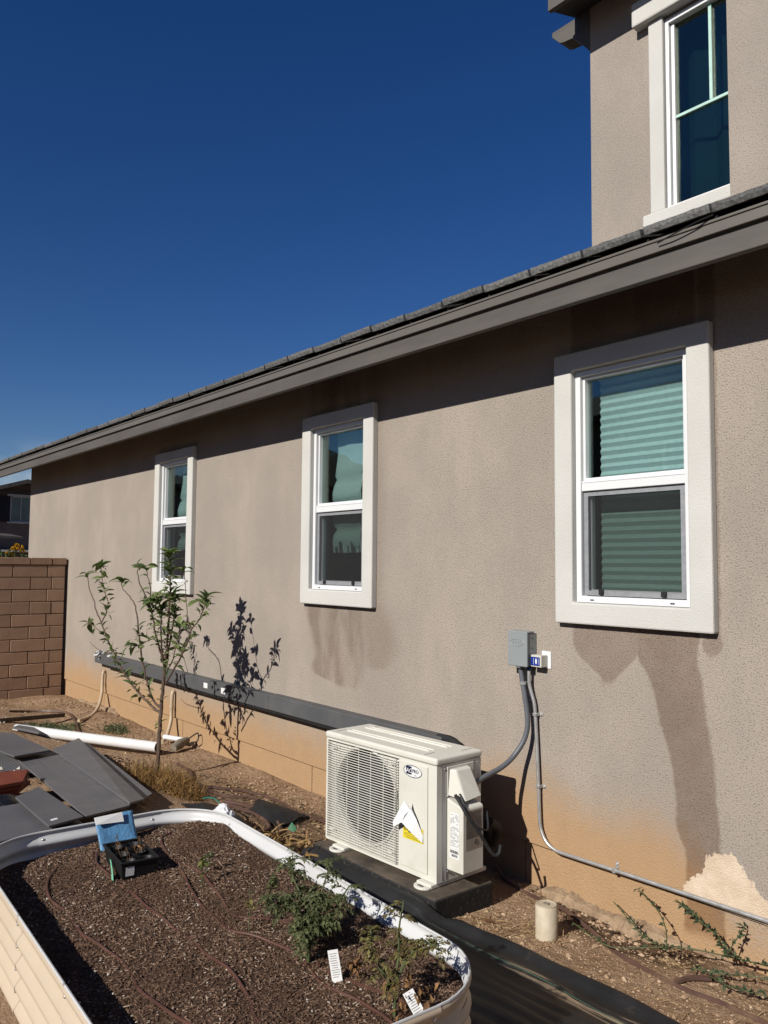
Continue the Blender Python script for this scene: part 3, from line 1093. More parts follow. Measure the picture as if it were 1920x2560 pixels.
m.build('caulk_blob', MAT['white_caulk'], dc)
for x, z0, z1 in ((-6.375, 0.575, 0.618), (-6.06, 0.565, 0.612)):
    m = MB(); m.box(x - 0.035, x + 0.035, -0.0895, -0.0882, z0, z1)
    m.build('sticker', MAT['paper'], dc)
# wrapped lines coming out of the duct end
MAT['black_wrap'] = pm('black_foam_wrap', (0.022, 0.022, 0.024), (0.015, 0.015, 0.016), 0.75, 20, bump=0.5, bscale=40, bdist=0.01)
ls = MB()
ls.tube(spl([(-3.62, -0.06, 0.59), (-3.40, -0.07, 0.585), (-3.27, -0.10, 0.50), (-3.16, -0.16, 0.42), (-3.10, -0.22, 0.30), (-3.0, -0.27, 0.30), (-2.92, -0.33, 0.34)]), 0.034, 8)
ls.tube(spl([(-3.5, -0.05, 0.635), (-3.38, -0.06, 0.64), (-3.3, -0.07, 0.60), (-3.2, -0.12, 0.5), (-3.08, -0.13, 0.33), (-2.98, -0.16, 0.2), (-2.9, -0.2, 0.3), (-2.86, -0.3, 0.36)]), 0.024, 8)
tag(ls.build('refrigerant_lines', MAT['black_wrap'], smooth=True), 'black wrapped pipes curling out of the duct behind the outdoor unit', 'pipes')

# beige stub hoses out of the footing
MAT['beige_pvc'] = pm('beige_plastic_pipe', (0.62, 0.49, 0.34), (0.52, 0.40, 0.27), 0.5, 8, dirt=((0.35, 0.22, 0.12), 0.4))
m = MB()
m.tube(spl([(-8.945, 0.0, 0.435), (-8.94, -0.02, 0.44), (-8.93, -0.035, 0.42), (-8.93, -0.04, 0.33), (-8.89, -0.06, 0.2), (-8.76, -0.14, 0.09), (-8.58, -0.28, 0.035), (-8.42, -0.46, 0.03)]), 0.017, 8)
m.lathe([(0.021, -0.008), (0.021, 0.008)], (-8.93, -0.04, 0.31), 10)
tag(m.build('drain_hose', MAT['beige_pvc'], smooth=True), 'beige hose bending from the footing to the dirt nearest the block wall', 'hose')
m = MB()
m.tube(spl([(-7.155, 0.0, 0.435), (-7.15, -0.02, 0.44), (-7.145, -0.035, 0.42), (-7.145, -0.04, 0.31), (-7.13, -0.05, 0.18), (-7.06, -0.12, 0.06), (-6.98, -0.2, 0.03)]), 0.017, 8)
m.lathe([(0.021, -0.008), (0.021, 0.008)], (-7.145, -0.04, 0.3), 10)
tag(m.build('drain_hose', MAT['beige_pvc'], smooth=True), 'beige hose bending from the footing right behind the tree trunk', 'hose')

# grey disconnect box
MAT['grey_enamel'] = pm('grey_enamel', (0.30, 0.325, 0.33), (0.28, 0.305, 0.31), 0.4, 5, bump=0.05)
MAT['dark_steel'] = pm('shaded_steel', (0.18, 0.18, 0.18), None, 0.5)
db = empty('disconnect_box', (-2.866, -0.04, 1.113), 'grey metal electrical switch box with embossed oval on the wall', 'electrical box')
m = MB(); m.box(-2.929, -2.803, -0.068, 0.0, 1.118, 1.285); m.build('body', MAT['grey_enamel'], db, bevel=0.003)
m = MB(); m.box(-2.932, -2.800, -0.082, -0.0685, 1.113, 1.296)
m.box(-2.932, -2.800, -0.0685, -0.02, 1.2875, 1.296)
m.build('cover', MAT['grey_enamel'], db, bevel=0.004)
m = MB()
el = [(-2.866 + 0.046 * math.cos(a), -0.0825, 1.236 + 0.0185 * math.sin(a)) for a in [2 * PI * k / 28 for k in range(29)]]
m.tube(el, 0.0014, 5, False)
for k, x in enumerate((-2.888, -2.872, -2.856, -2.842)):
    m.tube([(x - 0.004, -0.0825, 1.229), (x, -0.0825, 1.243), (x + 0.005, -0.0825, 1.23 + 0.004 * (k % 2))], 0.0012, 4)
m.build('embossed_oval', MAT['grey_enamel'], db)
m = MB(); m.box(-2.88, -2.85, -0.078, -0.05, 1.104, 1.117); m.build('hasp', MAT['dark_steel'], db)
for z in (1.262, 1.21):
    m = MB(); m.lathe([(0.003, 0), (0.003, 0.002), (0, 0.003)], (-2.8028, -0.04, z), 8, 'x'); m.build('screw', MAT['dark_rubber'], db)
# surge protector
sp = empty('surge_protector', (-2.755, -0.03, 1.12), 'small pale box with a blue label beside the grey switch box', 'electrical box')
MAT['ivory'] = pm('ivory_plastic', (0.66, 0.64, 0.56), None, 0.45)
MAT['blue_label'] = pm('blue_label_print', (0.006, 0.035, 0.30), None, 0.35)
m = MB(); m.box(-2.795, -2.726, -0.058, -0.006, 1.117, 1.178); m.build('body', MAT['ivory'], sp, bevel=0.003)
m = MB(); m.box(-2.765, -2.706, -0.0055, 0.0, 1.11, 1.197); m.build('bracket', MAT['paper'], sp)
m = MB(); m.box(-2.7925, -2.735, -0.0595, -0.0582, 1.124, 1.168); m.build('label', MAT['blue_label'], sp)
m = MB()
m.add([(-2.758 + 0.006 * math.cos(a), -0.0604, 1.147 + 0.015 * math.sin(a)) for a in [2 * PI * k / 16 for k in range(16)]], [tuple(range(16))])
for k in range(2):
    m.box(-2.776 + 0.032 * k, -2.774 + 0.032 * k, -0.0604, -0.0598, 1.13, 1.162)
m.build('label_emblem', MAT['paper'], sp)
# bare metal conduit
MAT['steel'] = pm('galvanised_steel', (0.72, 0.72, 0.71), (0.62, 0.62, 0.61), 0.38, 12, metal=0.7, bump=0.05)
MAT['blue_fit'] = pm('blue_fitting', (0.01, 0.07, 0.22), None, 0.4)
cd = empty('metal_conduit', (-2.8, -0.03, 0.2), 'bare metal conduit dropping from the switch box and running along the wall', 'conduit')
cpts = [(-2.826, -0.035, 1.113), (-2.827, -0.033, 1.03), (-2.818, -0.028, 0.98), (-2.803, -0.024, 0.93), (-2.796, -0.022, 0.868), (-2.786, -0.022, 0.7), (-2.776, -0.022, 0.5), (-2.770, -0.022, 0.34), (-2.758, -0.022, 0.285), (-2.725, -0.022, 0.238), (-2.67, -0.022, 0.214), (-2.6, -0.022, 0.212), (-2.32, -0.022, 0.217), (-2.0, -0.022, 0.222), (-1.3, -0.022, 0.23), (0.3, -0.022, 0.24)]
m = MB(); m.tube(spl(cpts, 5), 0.0092, 10); m.build('tube', MAT['steel'], cd, smooth=True)
m = MB(); m.lathe([(0.014, 0), (0.014, 0.016), (0.010, 0.022)], (-2.826, -0.035, 1.093), 12); m.build('fitting', MAT['blue_fit'], cd)
for (x, z, hx) in ((-2.795, 0.868, 1), (-2.777, 0.506, 1), (-2.32, 0.217, 0)):
    m = MB()
    if hx:
        m.box(x - 0.011, x + 0.012, -0.034, 0.0, z - 0.008, z + 0.008); m.box(x + 0.012, x + 0.032, -0.004, 0, z - 0.009, z + 0.009)
        m.lathe([(0.006, -0.010), (0.006, -0.004)], (x + 0.022, 0, z), 8, 'y')
    else:
        m.box(x - 0.008, x + 0.008, -0.034, 0.0, z - 0.011, z + 0.012); m.box(x - 0.009, x + 0.009, -0.004, 0, z + 0.012, z + 0.036)
        m.lathe([(0.006, -0.010), (0.006, -0.004)], (x, 0, z + 0.025), 8, 'y')
    m.build('strap', MAT['steel'], cd, bevel=0.002)
# liquid-tight whip
MAT['whip'] = pm('grey_flexible_conduit', (0.13, 0.14, 0.16), (0.11, 0.12, 0.135), 0.45, 6)
wp = empty('flexible_conduit', (-2.87, -0.05, 1.1), 'grey flexible conduit looping from the switch box to the outdoor unit', 'conduit')
m = MB()
m.tube(spl([(-2.872, -0.05, 1.11), (-2.862, -0.05, 1.05), (-2.845, -0.05, 0.97), (-2.828, -0.05, 0.88), (-2.822, -0.055, 0.80), (-2.835, -0.075, 0.725), (-2.862, -0.125, 0.65), (-2.872, -0.2, 0.608), (-2.875, -0.28, 0.588), (-2.865, -0.38, 0.568), (-2.845, -0.46, 0.548), (-2.838, -0.52, 0.53)]), 0.0135, 10)
m.build('tube', MAT['whip'], wp, smooth=True)
m = MB(); m.lathe([(0.018, -0.008), (0.018, 0.008)], (-2.856, -0.05, 1.025), 12); m.box(-2.875, -2.838, -0.03, 0.0, 1.018, 1.032); m.build('clamp', MAT['steel'], wp)
m = MB(); m.lathe([(0.019, -0.008), (0.02, 0.0), (0.019, 0.008)], (-2.845, -0.465, 0.546), 12, 'y'); m.build('collar', MAT['screen_frame'], wp, smooth=True)


def text_mesh(name, body, size, mat, loc, parent, shear=0.0, bold=0.0):
    """flat lettering in the xz plane facing -y, as a mesh"""
    cu = bpy.data.curves.new(name, 'FONT')
    cu.body = body
    cu.size = size
    cu.align_x = 'CENTER'
    cu.align_y = 'CENTER'
    cu.shear = shear
    cu.offset = bold
    cu.resolution_u = 3
    to = bpy.data.objects.new(name + '_tmp', cu)
    COL.objects.link(to)
    dg = bpy.context.evaluated_depsgraph_get()
    me = bpy.data.meshes.new_from_object(to.evaluated_get(dg))
    bpy.data.objects.remove(to)
    me.materials.clear()
    me.materials.append(mat)
    o = bpy.data.objects.new(name, me)
    COL.objects.link(o)
    o.parent = parent
    o.location = loc
    o.rotation_euler = (PI / 2, 0, 0)
    return o


# =================================================================== OUTDOOR UNIT
MAT['ac'] = pm('ivory_enamel', (0.75, 0.735, 0.66), (0.71, 0.695, 0.62), 0.42, 3, dirt=((0.50, 0.44, 0.34), 0.30), bump=0.04)
MAT['ac_dark'] = pm('dark_cavity', (0.015, 0.016, 0.02), None, 0.7)
MAT['blade'] = pm('navy_fan_plastic', (0.03, 0.034, 0.045), None, 0.4)
MAT['navy'] = pm('navy_print', (0.008, 0.014, 0.06), None, 0.4)
MAT['print'] = pm('black_print', (0.05, 0.05, 0.055), None, 0.6)
MAT['print_grey'] = pm('grey_print', (0.30, 0.29, 0.28), None, 0.6)
MAT['label_brown'] = pm('aged_clear_label', (0.40, 0.36, 0.31), None, 0.4)
MAT['yellow'] = pm('yellow_guide_label', (0.82, 0.66, 0.03), None, 0.55)
ac = empty('outdoor_unit', (-3.325, -0.645, 0.122), 'ivory mini split outdoor unit with a round fan grille on a black base', 'air conditioner', rz=R(2.4))
W2, DP, HB = 0.4325, 0.315, 0.55


def acp(mb, name, mat, parent=None, **kw):
    return mb.build(name, mat, parent or ac, local=True, **kw)


m = MB()
m.quad((-W2, 0, 0), (-W2, 0, HB), (-W2, DP, HB), (-W2, DP, 0))
m.quad((W2, 0, 0), (W2, DP, 0), (W2, DP, HB), (W2, 0, HB))
m.quad((-W2, DP, 0), (-W2, DP, HB), (W2, DP, HB), (W2, DP, 0))
m.quad((-W2, 0, 0), (-W2, DP, 0), (W2, DP, 0), (W2, 0, 0))
m.quad((-W2, 0, HB), (W2, 0, HB), (W2, DP, HB), (-W2, DP, HB))
gx0, gx1, gz0, gz1 = -0.420, 0.165, 0.014, 0.540
for a, b, c, d in ((-W2, gx0, 0, HB), (gx1, W2, 0, HB), (gx0, gx1, 0, gz0), (gx0, gx1, gz1, HB)):
    m.quad((a, 0, c), (b, 0, c), (b, 0, d), (a, 0, d))
e = 0.024
m.quad((gx0, 0, gz0), (gx0, e, gz0), (gx1, e, gz0), (gx1, 0, gz0))
m.quad((gx0, 0, gz1), (gx1, 0, gz1), (gx1, e, gz1), (gx0, e, gz1))
m.quad((gx0, 0, gz0), (gx0, 0, gz1), (gx0, e, gz1), (gx0, e, gz0))
m.quad((gx1, 0, gz0), (gx1, e, gz0), (gx1, e, gz1), (gx1, 0, gz1))
fcx, fcz, fr_ = -0.112, 0.292, 0.250
angs = sorted([2 * PI * k / 48 for k in range(48)] + [math.atan2(z - fcz, x - fcx) % (2 * PI) for x in (gx0, gx1) for z in (gz0, gz1)])
inn, outr = [], []
for a in angs:
    c, s_ = math.cos(a), math.sin(a)
    inn.append((fcx + fr_ * c, e, fcz + fr_ * s_))
    t = min(((gx1 - fcx) / c if c > 1e-9 else (gx0 - fcx) / c if c < -1e-9 else 9), ((gz1 - fcz) / s_ if s_ > 1e-9 else (gz0 - fcz) / s_ if s_ < -1e-9 else 9))
    outr.append((fcx + t * c, e, fcz + t * s_))
n_ = len(angs)
m.add(inn + outr, [(i, n_ + i, n_ + (i + 1) % n_, (i + 1) % n_) for i in range(n_)])
cab = acp(m, 'cabinet', MAT['ac'])
m = MB(); m.lathe([(fr_, e), (fr_ + 0.004, e - 0.008), (fr_ - 0.004, e - 0.012), (fr_ - 0.012, e), (fr_ - 0.012, 0.05)], (fcx, 0, fcz), 40, 'y', False)
acp(m, 'fan_ring', MAT['ac'], smooth=True)
m = MB(); m.lathe([(fr_ - 0.010, 0.0505), (fr_ - 0.010, 0.149)], (fcx, 0, fcz), 40, 'y', False)
acp(m, 'fan_shade_sleeve', MAT['ac_dark'], smooth=True)  # dark sleeve, puts the shade inside the white fan opening into colour
m = MB(); m.box(-0.40, 0.15, 0.15, 0.17, 0.02, 0.54)
acp(m, 'coil', MAT['ac_dark'])
m = MB()
m.lathe([(0.0, 0.05), (0.05, 0.055), (0.058, 0.07), (0.058, 0.12)], (fcx, 0, fcz), 24, 'y')
fan = acp(m, 'fan', MAT['blade'], smooth=True)
for k in range(3):
    m = MB()
    a0 = 0.5 + k * 2 * PI / 3
    rows = []
    for i in range(7):
        r = 0.055 + (0.228 - 0.055) * i / 6
        rows.append([(fcx + r * math.cos(a0 + (j / 6) * 1.35 + 0.25 * i / 6), 0.118 - 0.05 * (j / 6) - 0.01 * math.sin(PI * j / 6), fcz + r * math.sin(a0 + (j / 6) * 1.35 + 0.25 * i / 6)) for j in range(7)])
    m.v = [p for r in rows for p in r]
    for i in range(6):
        for j in range(6):
            m.f.append((i * 7 + j, i * 7 + j + 1, i * 7 + j + 8, i * 7 + j + 7)); m.var.append(0.5); m.mi.append(0)
    acp(m, 'blade', MAT['blade'], fan, smooth=True)
# wire grille
m = MB()
NW = 40
for k in range(NW):
    z = gz0 + 0.008 + (gz1 - gz0 - 0.016) * k / (NW - 1)
    m.box(gx0 - 0.002, gx1 - 0.012, -0.0115, -0.008, z - 0.0017, z + 0.0017)
    m.box(gx1 - 0.0155, gx1 - 0.012, -0.008, 0.022, z - 0.0015, z + 0.0015)
for x in [-0.412, -0.34, -0.242, -0.145, -0.047, 0.053, 0.138, 0.151]:
    m.box(x - 0.0013, x + 0.0013, -0.0078, -0.0045, gz0 + 0.004, gz1 - 0.004)
for x, z in ((-0.38, 0.50), (-0.38, 0.06), (0.10, 0.50), (0.10, 0.06)):
    m.box(x - 0.018, x + 0.018, -0.0044, 0.022, z - 0.004, z + 0.004)
acp(m, 'grille', MAT['ac'])
# raised front panel
m = MB(); m.box(0.178, 0.374, -0.006, -0.0005, 0.028, 0.536)
acp(m, 'front_panel', MAT['ac'], bevel=0.005, seg=3)
# lid with pressed ribs
m = MB(); m.box(-W2 - 0.006, W2 + 0.006, -0.008, DP + 0.006, HB + 0.001, HB + 0.036)
lid = acp(m, 'lid', MAT['ac'], bevel=0.012, seg=3)
for y in (0.085, 0.215):
    m = MB()
    m.tube([(-0.36, y, HB + 0.0355), (-0.345, y, HB + 0.037), (0.28, y, HB + 0.037), (0.295, y, HB + 0.0355)], [0.002, 0.0055, 0.0055, 0.002], 8)
    m.tube([(-0.36, y + 0.035, HB + 0.0355), (-0.345, y + 0.035, HB + 0.0365), (0.28, y + 0.035, HB + 0.0365), (0.295, y + 0.035, HB + 0.0355)], [0.002, 0.004, 0.004, 0.002], 8)
    acp(m, 'rib', MAT['ac'], lid, smooth=True)
for x, y in ((-0.38, 0.06), (-0.33, 0.26), (0.33, 0.05), (0.385, 0.26)):
    m = MB(); m.box(x - 0.0025, x + 0.0025, y - 0.035, y + 0.035, HB + 0.0362, HB + 0.0372)
    acp(m, 'slot', MAT['print_grey'], lid)
# feet
for x in (-0.285, 0.375):
    m = MB()
    m.box(x - 0.05, x + 0.05, -0.03, DP + 0.05, -0.022, -0.002)
    pl_ = [(x + 0.05 * math.cos(a), -0.03 + 0.05 * math.sin(a) * 0.9, -0.022) for a in [PI + PI * k / 10 for k in range(11)]]
    m.prism(pl_, (0, 0, 0.012))
    f_ = acp(m, 'foot', MAT['ac'], bevel=0.004)
    m = MB(); m.box(x - 0.018, x + 0.018, -0.056, -0.044, -0.0099, -0.0088)
    acp(m, 'bolt_slot', MAT['print'], f_)
# right side: seams, hood over the cable entry, control box
m = MB()
for y in (0.034, 0.060, 0.262):
    m.box(W2 + 0.0002, W2 + 0.0022, y - 0.0016, y + 0.0016, 0.012, 0.54)
acp(m, 'side_seam', MAT['print_grey'])
m = MB(); m.box(W2 + 0.0005, W2 + 0.006, 0.066, 0.256, 0.395, 0.538)
acp(m, 'side_plate', MAT['ac'], bevel=0.003)
for y, z in ((0.05, 0.53), (0.285, 0.53), (0.072, 0.045)):
    m = MB(); m.lathe([(0.0055, 0), (0.0055, 0.003), (0.002, 0.005)], (W2 + 0.001, y, z), 8, 'x'); acp(m, 'screw', MAT['steel'])
x = W2 + 0.006
m = MB()
top = [(x, 0.085, 0.525), (x + 0.028, 0.10, 0.525), (x + 0.03, 0.20, 0.525), (x, 0.215, 0.525)]
bot = [(x, 0.072, 0.405), (x + 0.082, 0.105, 0.385), (x + 0.088, 0.215, 0.40), (x, 0.235, 0.405)]
m.add(top + bot, [(0, 1, 2, 3), (0, 4, 5, 1), (1, 5, 6, 2), (2, 6, 7, 3)])
acp(m, 'cable_hood', MAT['ac'], bevel=0.008, seg=3)
bx0, bx1, by0, by1 = W2 + 0.001, W2 + 0.108, 0.068, 0.212
m = MB(); m.prism([(bx0, by0, 0.055), (bx1, by0, 0.055), (bx1, by0, 0.352), (bx1 - 0.006, by0, 0.360), (bx0, by0, 0.392)], (0, by1 - by0, 0))
cb = acp(m, 'control_box', MAT['ac'], bevel=0.006, seg=3)
# labels on the control box
lab = MB(); lab.box(bx0 + 0.022, bx1 - 0.024, by0 - 0.0012, by0 - 0.0003, 0.165, 0.33)
lo = acp(lab, 'rating_label', MAT['paper'], cb)
random.seed(11)
m = MB()
for k in range(26):
    z = 0.175 + k * 0.0058
    xa = bx0 + 0.026
    while xa < bx1 - 0.032:
        wd = random.uniform(0.004, 0.014)
        if random.random() < 0.7:
            m.box(xa, min(xa + wd, bx1 - 0.027), by0 - 0.0019, by0 - 0.0013, z, z + 0.0026)
        xa += wd + 0.003
acp(m, 'fine_print', MAT['print_grey'], lo)
lab = MB(); lab.box(bx0 + 0.020, bx1 - 0.022, by0 - 0.0012, by0 - 0.0003, 0.118, 0.161)
lo = acp(lab, 'barcode_label', MAT['paper'], cb)
m = MB()
xa = bx0 + 0.025
while xa < bx1 - 0.028:
    wd = random.choice((0.001, 0.0018, 0.003))
    m.box(xa, xa + wd, by0 - 0.0019, by0 - 0.0013, 0.142, 0.156)
    xa += wd + random.choice((0.0012, 0.002))
xa = bx0 + 0.034
while xa < bx1 - 0.036:
    wd = random.choice((0.001, 0.0018, 0.003))
    m.box(xa, xa + wd, by0 - 0.0019, by0 - 0.0013, 0.126, 0.137)
    xa += wd + random.choice((0.0012, 0.002))
acp(m, 'bars', MAT['print'], lo)
lab = MB(); lab.box(bx1 + 0.0003, bx1 + 0.0012, by0 + 0.018, by1 - 0.012, 0.165, 0.345)
lo = acp(lab, 'wiring_label', MAT['label_brown'], cb)
m = MB()
for k in range(20):
    z = 0.335 - k * 0.0062
    ya = by0 + 0.024
    while ya < by1 - 0.022:
        wd = random.uniform(0.004, 0.016)
        m.box(bx1 + 0.0013, bx1 + 0.0018, ya, min(ya + wd, by1 - 0.016), z, z + 0.003)
        ya += wd + 0.004
cy_, cz_ = by0 + 0.09, 0.193
m.tube([(bx1 + 0.0015, cy_ + 0.012 * math.cos(a), cz_ + 0.012 * math.sin(a)) for a in [2 * PI * k / 16 for k in range(17)]], 0.0012, 4, False)
m.add([(bx1 + 0.0018, cy_, cz_ + 0.007), (bx1 + 0.0018, cy_ + 0.005, cz_ - 0.004), (bx1 + 0.0018, cy_ - 0.005, cz_ - 0.004)], [(0, 1, 2)])
acp(m, 'fine_print', MAT['print'], lo)
# badge
lx, lz = 0.271, 0.497
yb = -0.0066
m = MB(); m.add([(lx + 0.066 * math.cos(a), yb - 0.0004, lz + 0.031 * math.sin(a)) for a in [2 * PI * k / 40 for k in range(40)]], [tuple(range(40))])
bd = acp(m, 'badge', MAT['paper'])
m = MB()
N = 48
oo = [(lx + 0.0655 * math.cos(2 * PI * k / N), yb - 0.0010, lz + 0.0300 * math.sin(2 * PI * k / N)) for k in range(N)]
ii = [(lx + 0.0620 * math.cos(2 * PI * k / N), yb - 0.0010, lz + 0.0268 * math.sin(2 * PI * k / N)) for k in range(N)]
m.add(oo + ii, [(k, (k + 1) % N, N + (k + 1) % N, N + k) for k in range(N)])
m.box(lx - 0.046, lx - 0.007, yb - 0.0011, yb - 0.0006, lz - 0.017, lz + 0.022)
acp(m, 'badge_oval', MAT['navy'], bd)
text_mesh('badge_letters', 'AC', 0.030, MAT['paper'], (lx - 0.026, yb - 0.0016, lz + 0.0005), bd, 0.2, 0.0004)
text_mesh('badge_letters', 'PRO', 0.0235, MAT['navy'], (lx + 0.0205, yb - 0.0012, lz + 0.002), bd, 0.0, 0.0005)
text_mesh('badge_letters', '.com', 0.009, MAT['navy'], (lx + 0.018, yb - 0.0012, lz - 0.0165), bd)
# yellow guide and the peeled sheet in front of it
m = MB(); m.quad((0.205, -0.0075, 0.165), (0.348, -0.0075, 0.165), (0.348, -0.0075, 0.235), (0.205, -0.0075, 0.235))
yl = acp(m, 'energy_guide', MAT['yellow'])
m = MB()
m.box(0.245, 0.262, -0.0086, -0.0078, 0.198, 0.226)
for k, x in enumerate((0.214, 0.224, 0.234, 0.268, 0.279)):
    m.box(x, x + 0.005, -0.0086, -0.0078, 0.204, 0.204 + 0.012 + 0.004 * (k % 2))
for z, a, b in ((0.19, 0.215, 0.29), (0.181, 0.215, 0.335), (0.173, 0.225, 0.33)):
    m.box(a, b, -0.0084, -0.0078, z, z + 0.0018)
acp(m, 'guide_print', MAT['print'], yl)
m = MB()
fp = {'a': (0.212, -0.009, 0.345), 'b': (0.158, -0.035, 0.232), 'c': (0.175, -0.045, 0.216), 'd': (0.236, -0.048, 0.252), 'e': (0.295, -0.038, 0.215), 'f': (0.347, -0.012, 0.172), 'g': (0.348, -0.008, 0.205),
      'h': (0.318, -0.022, 0.275), 'i': (0.285, -0.028, 0.325), 'j': (0.262, -0.014, 0.312), 'k': (0.252, -0.04, 0.29), 'l': (0.272, -0.009, 0.345)}
for t_ in ('abk', 'bck', 'cdk', 'akj', 'kdj', 'jdh', 'ijh', 'deh', 'efh', 'fgh', 'lji'):
    m.add([fp[c] for c in t_], [tuple(range(len(t_)))])
flp = acp(m, 'peeled_label', MAT['paper'])
sol = flp.modifiers.new('solid', 'SOLIDIFY'); sol.thickness = 0.0006

# black cables looping out of the hood
m = MB()
m.tube(spl([(-2.845, -0.55, 0.535), (-2.81, -0.555, 0.51), (-2.765, -0.55, 0.46), (-2.742, -0.5, 0.384), (-2.724, -0.45, 0.30), (-2.712, -0.42, 0.262), (-2.706, -0.395, 0.27), (-2.715, -0.375, 0.30)]), 0.0085, 8)
tag(m.build('black_cable', MAT['black_wrap'], smooth=True), 'thick black cable hanging in a loop over the control box', 'cable')
m = MB()
m.tube(spl([(-2.835, -0.53, 0.54), (-2.79, -0.54, 0.49), (-2.752, -0.52, 0.42), (-2.735, -0.47, 0.385), (-2.755, -0.42, 0.38), (-2.80, -0.38, 0.44)]), 0.005, 6)
tag(m.build('thin_cable', MAT['dark_rubber'], smooth=True), 'thin black cable curling back to the hood of the outdoor unit', 'cable')

# black base slab under the unit
def pad_mat():
    t = NT('dusty_black_pad')
    g = t.n('ShaderNodeNewGeometry')
    s3 = t.n('ShaderNodeSeparateXYZ')
    t.l(g.outputs['True Normal'], s3.inputs[0])
    upf = t.rng(s3.outputs[2], 0.6, 0.9)
    dust = t.math('MULTIPLY', upf, t.rng(t.noise(5, 6, 0.6), 0.3, 0.65, 0.25, 0.85))
    col = t.mix(dust, (0.018, 0.018, 0.019), (0.17, 0.13, 0.095))
    col = t.mix(t.rng(t.noise(60, 4), 0.55, 0.75, 0, 0.3), col, (0.25, 0.2, 0.15))
    return t.fin(col, 0.75, 0, t.bump(t.noise(25, 4), 0.3, 0.01), 0.25)


MAT['pad'] = pad_mat()
m = MB(); m.box(-3.80, -2.80, -0.725, -0.335, -0.05, 0.099)
tag(m.build('equipment_pad', MAT['pad'], bevel=0.012, seg=3), 'low black base slab under the outdoor unit', 'slab')

# =================================================================== RAISED BED
MAT['bed_out'] = pm('cream_coated_steel', (0.62, 0.515, 0.395), (0.595, 0.495, 0.375), 0.45, 3, dirt=((0.5, 0.38, 0.25), 0.15))
MAT['bed_in'] = pm('pale_grey_coated_steel', (0.66, 0.665, 0.67), (0.62, 0.625, 0.63), 0.42, 3, dirt=((0.35, 0.30, 0.25), 0.2))
BA, BB, BR_ = 1.056, 0.530, 0.28
ZB, ZR, PITCH = 0.10, 0.432, 0.0735


def bprof(z):
    return 0.0105 * math.cos(2 * PI * (ZR - z - 0.012) / PITCH)


def corner_pts(cx, cy, a0, a1, n=10):
    return [(cx + BR_ * math.cos(a0 + (a1 - a0) * k / n), cy + BR_ * math.sin(a0 + (a1 - a0) * k / n), math.cos(a0 + (a1 - a0) * k / n), math.sin(a0 + (a1 - a0) * k / n)) for k in range(n + 1)]


def straight(p, q, nx_, ny_, n=3):
    return [(p[0] + (q[0] - p[0]) * k / n, p[1] + (q[1] - p[1]) * k / n, nx_, ny_) for k in range(n + 1)]


ex, ey = BA - BR_, BB - BR_
pieces = [
    straight((-ex, BB), (0.36, BB), 0, 1), straight((0.36, BB), (ex, BB), 0, 1), corner_pts(ex, ey, PI / 2, 0), straight((BA, ey), (BA, -ey), 1, 0),
    corner_pts(ex, -ey, 0, -PI / 2), straight((ex, -BB), (0.36, -BB), 0, -1), straight((0.36, -BB), (-0.21, -BB), 0, -1), straight((-0.21, -BB), (-ex, -BB), 0, -1),
    corner_pts(-ex, -ey, -PI / 2, -PI), straight((-BA, -ey), (-BA, ey), -1, 0), corner_pts(-ex, ey, PI, PI / 2)]
bed = empty('raised_garden_bed', (BEDC.x, BEDC.y, ZB), 'cream corrugated steel raised garden bed with rounded corners in the foreground', 'garden bed', rz=BEDR)
NZ = 44
zp = [ZB + (ZR - ZB) * k / NZ for k in range(NZ + 1)]
m = MB(); m.lathe([(0.0062, 0.0), (0.0062, 0.0015), (0.0048, 0.004), (0.002, 0.0055), (0.0, 0.0058)], (0, 0, 0), 8)
screw_me = m.mesh('screw', MAT['steel'], True)
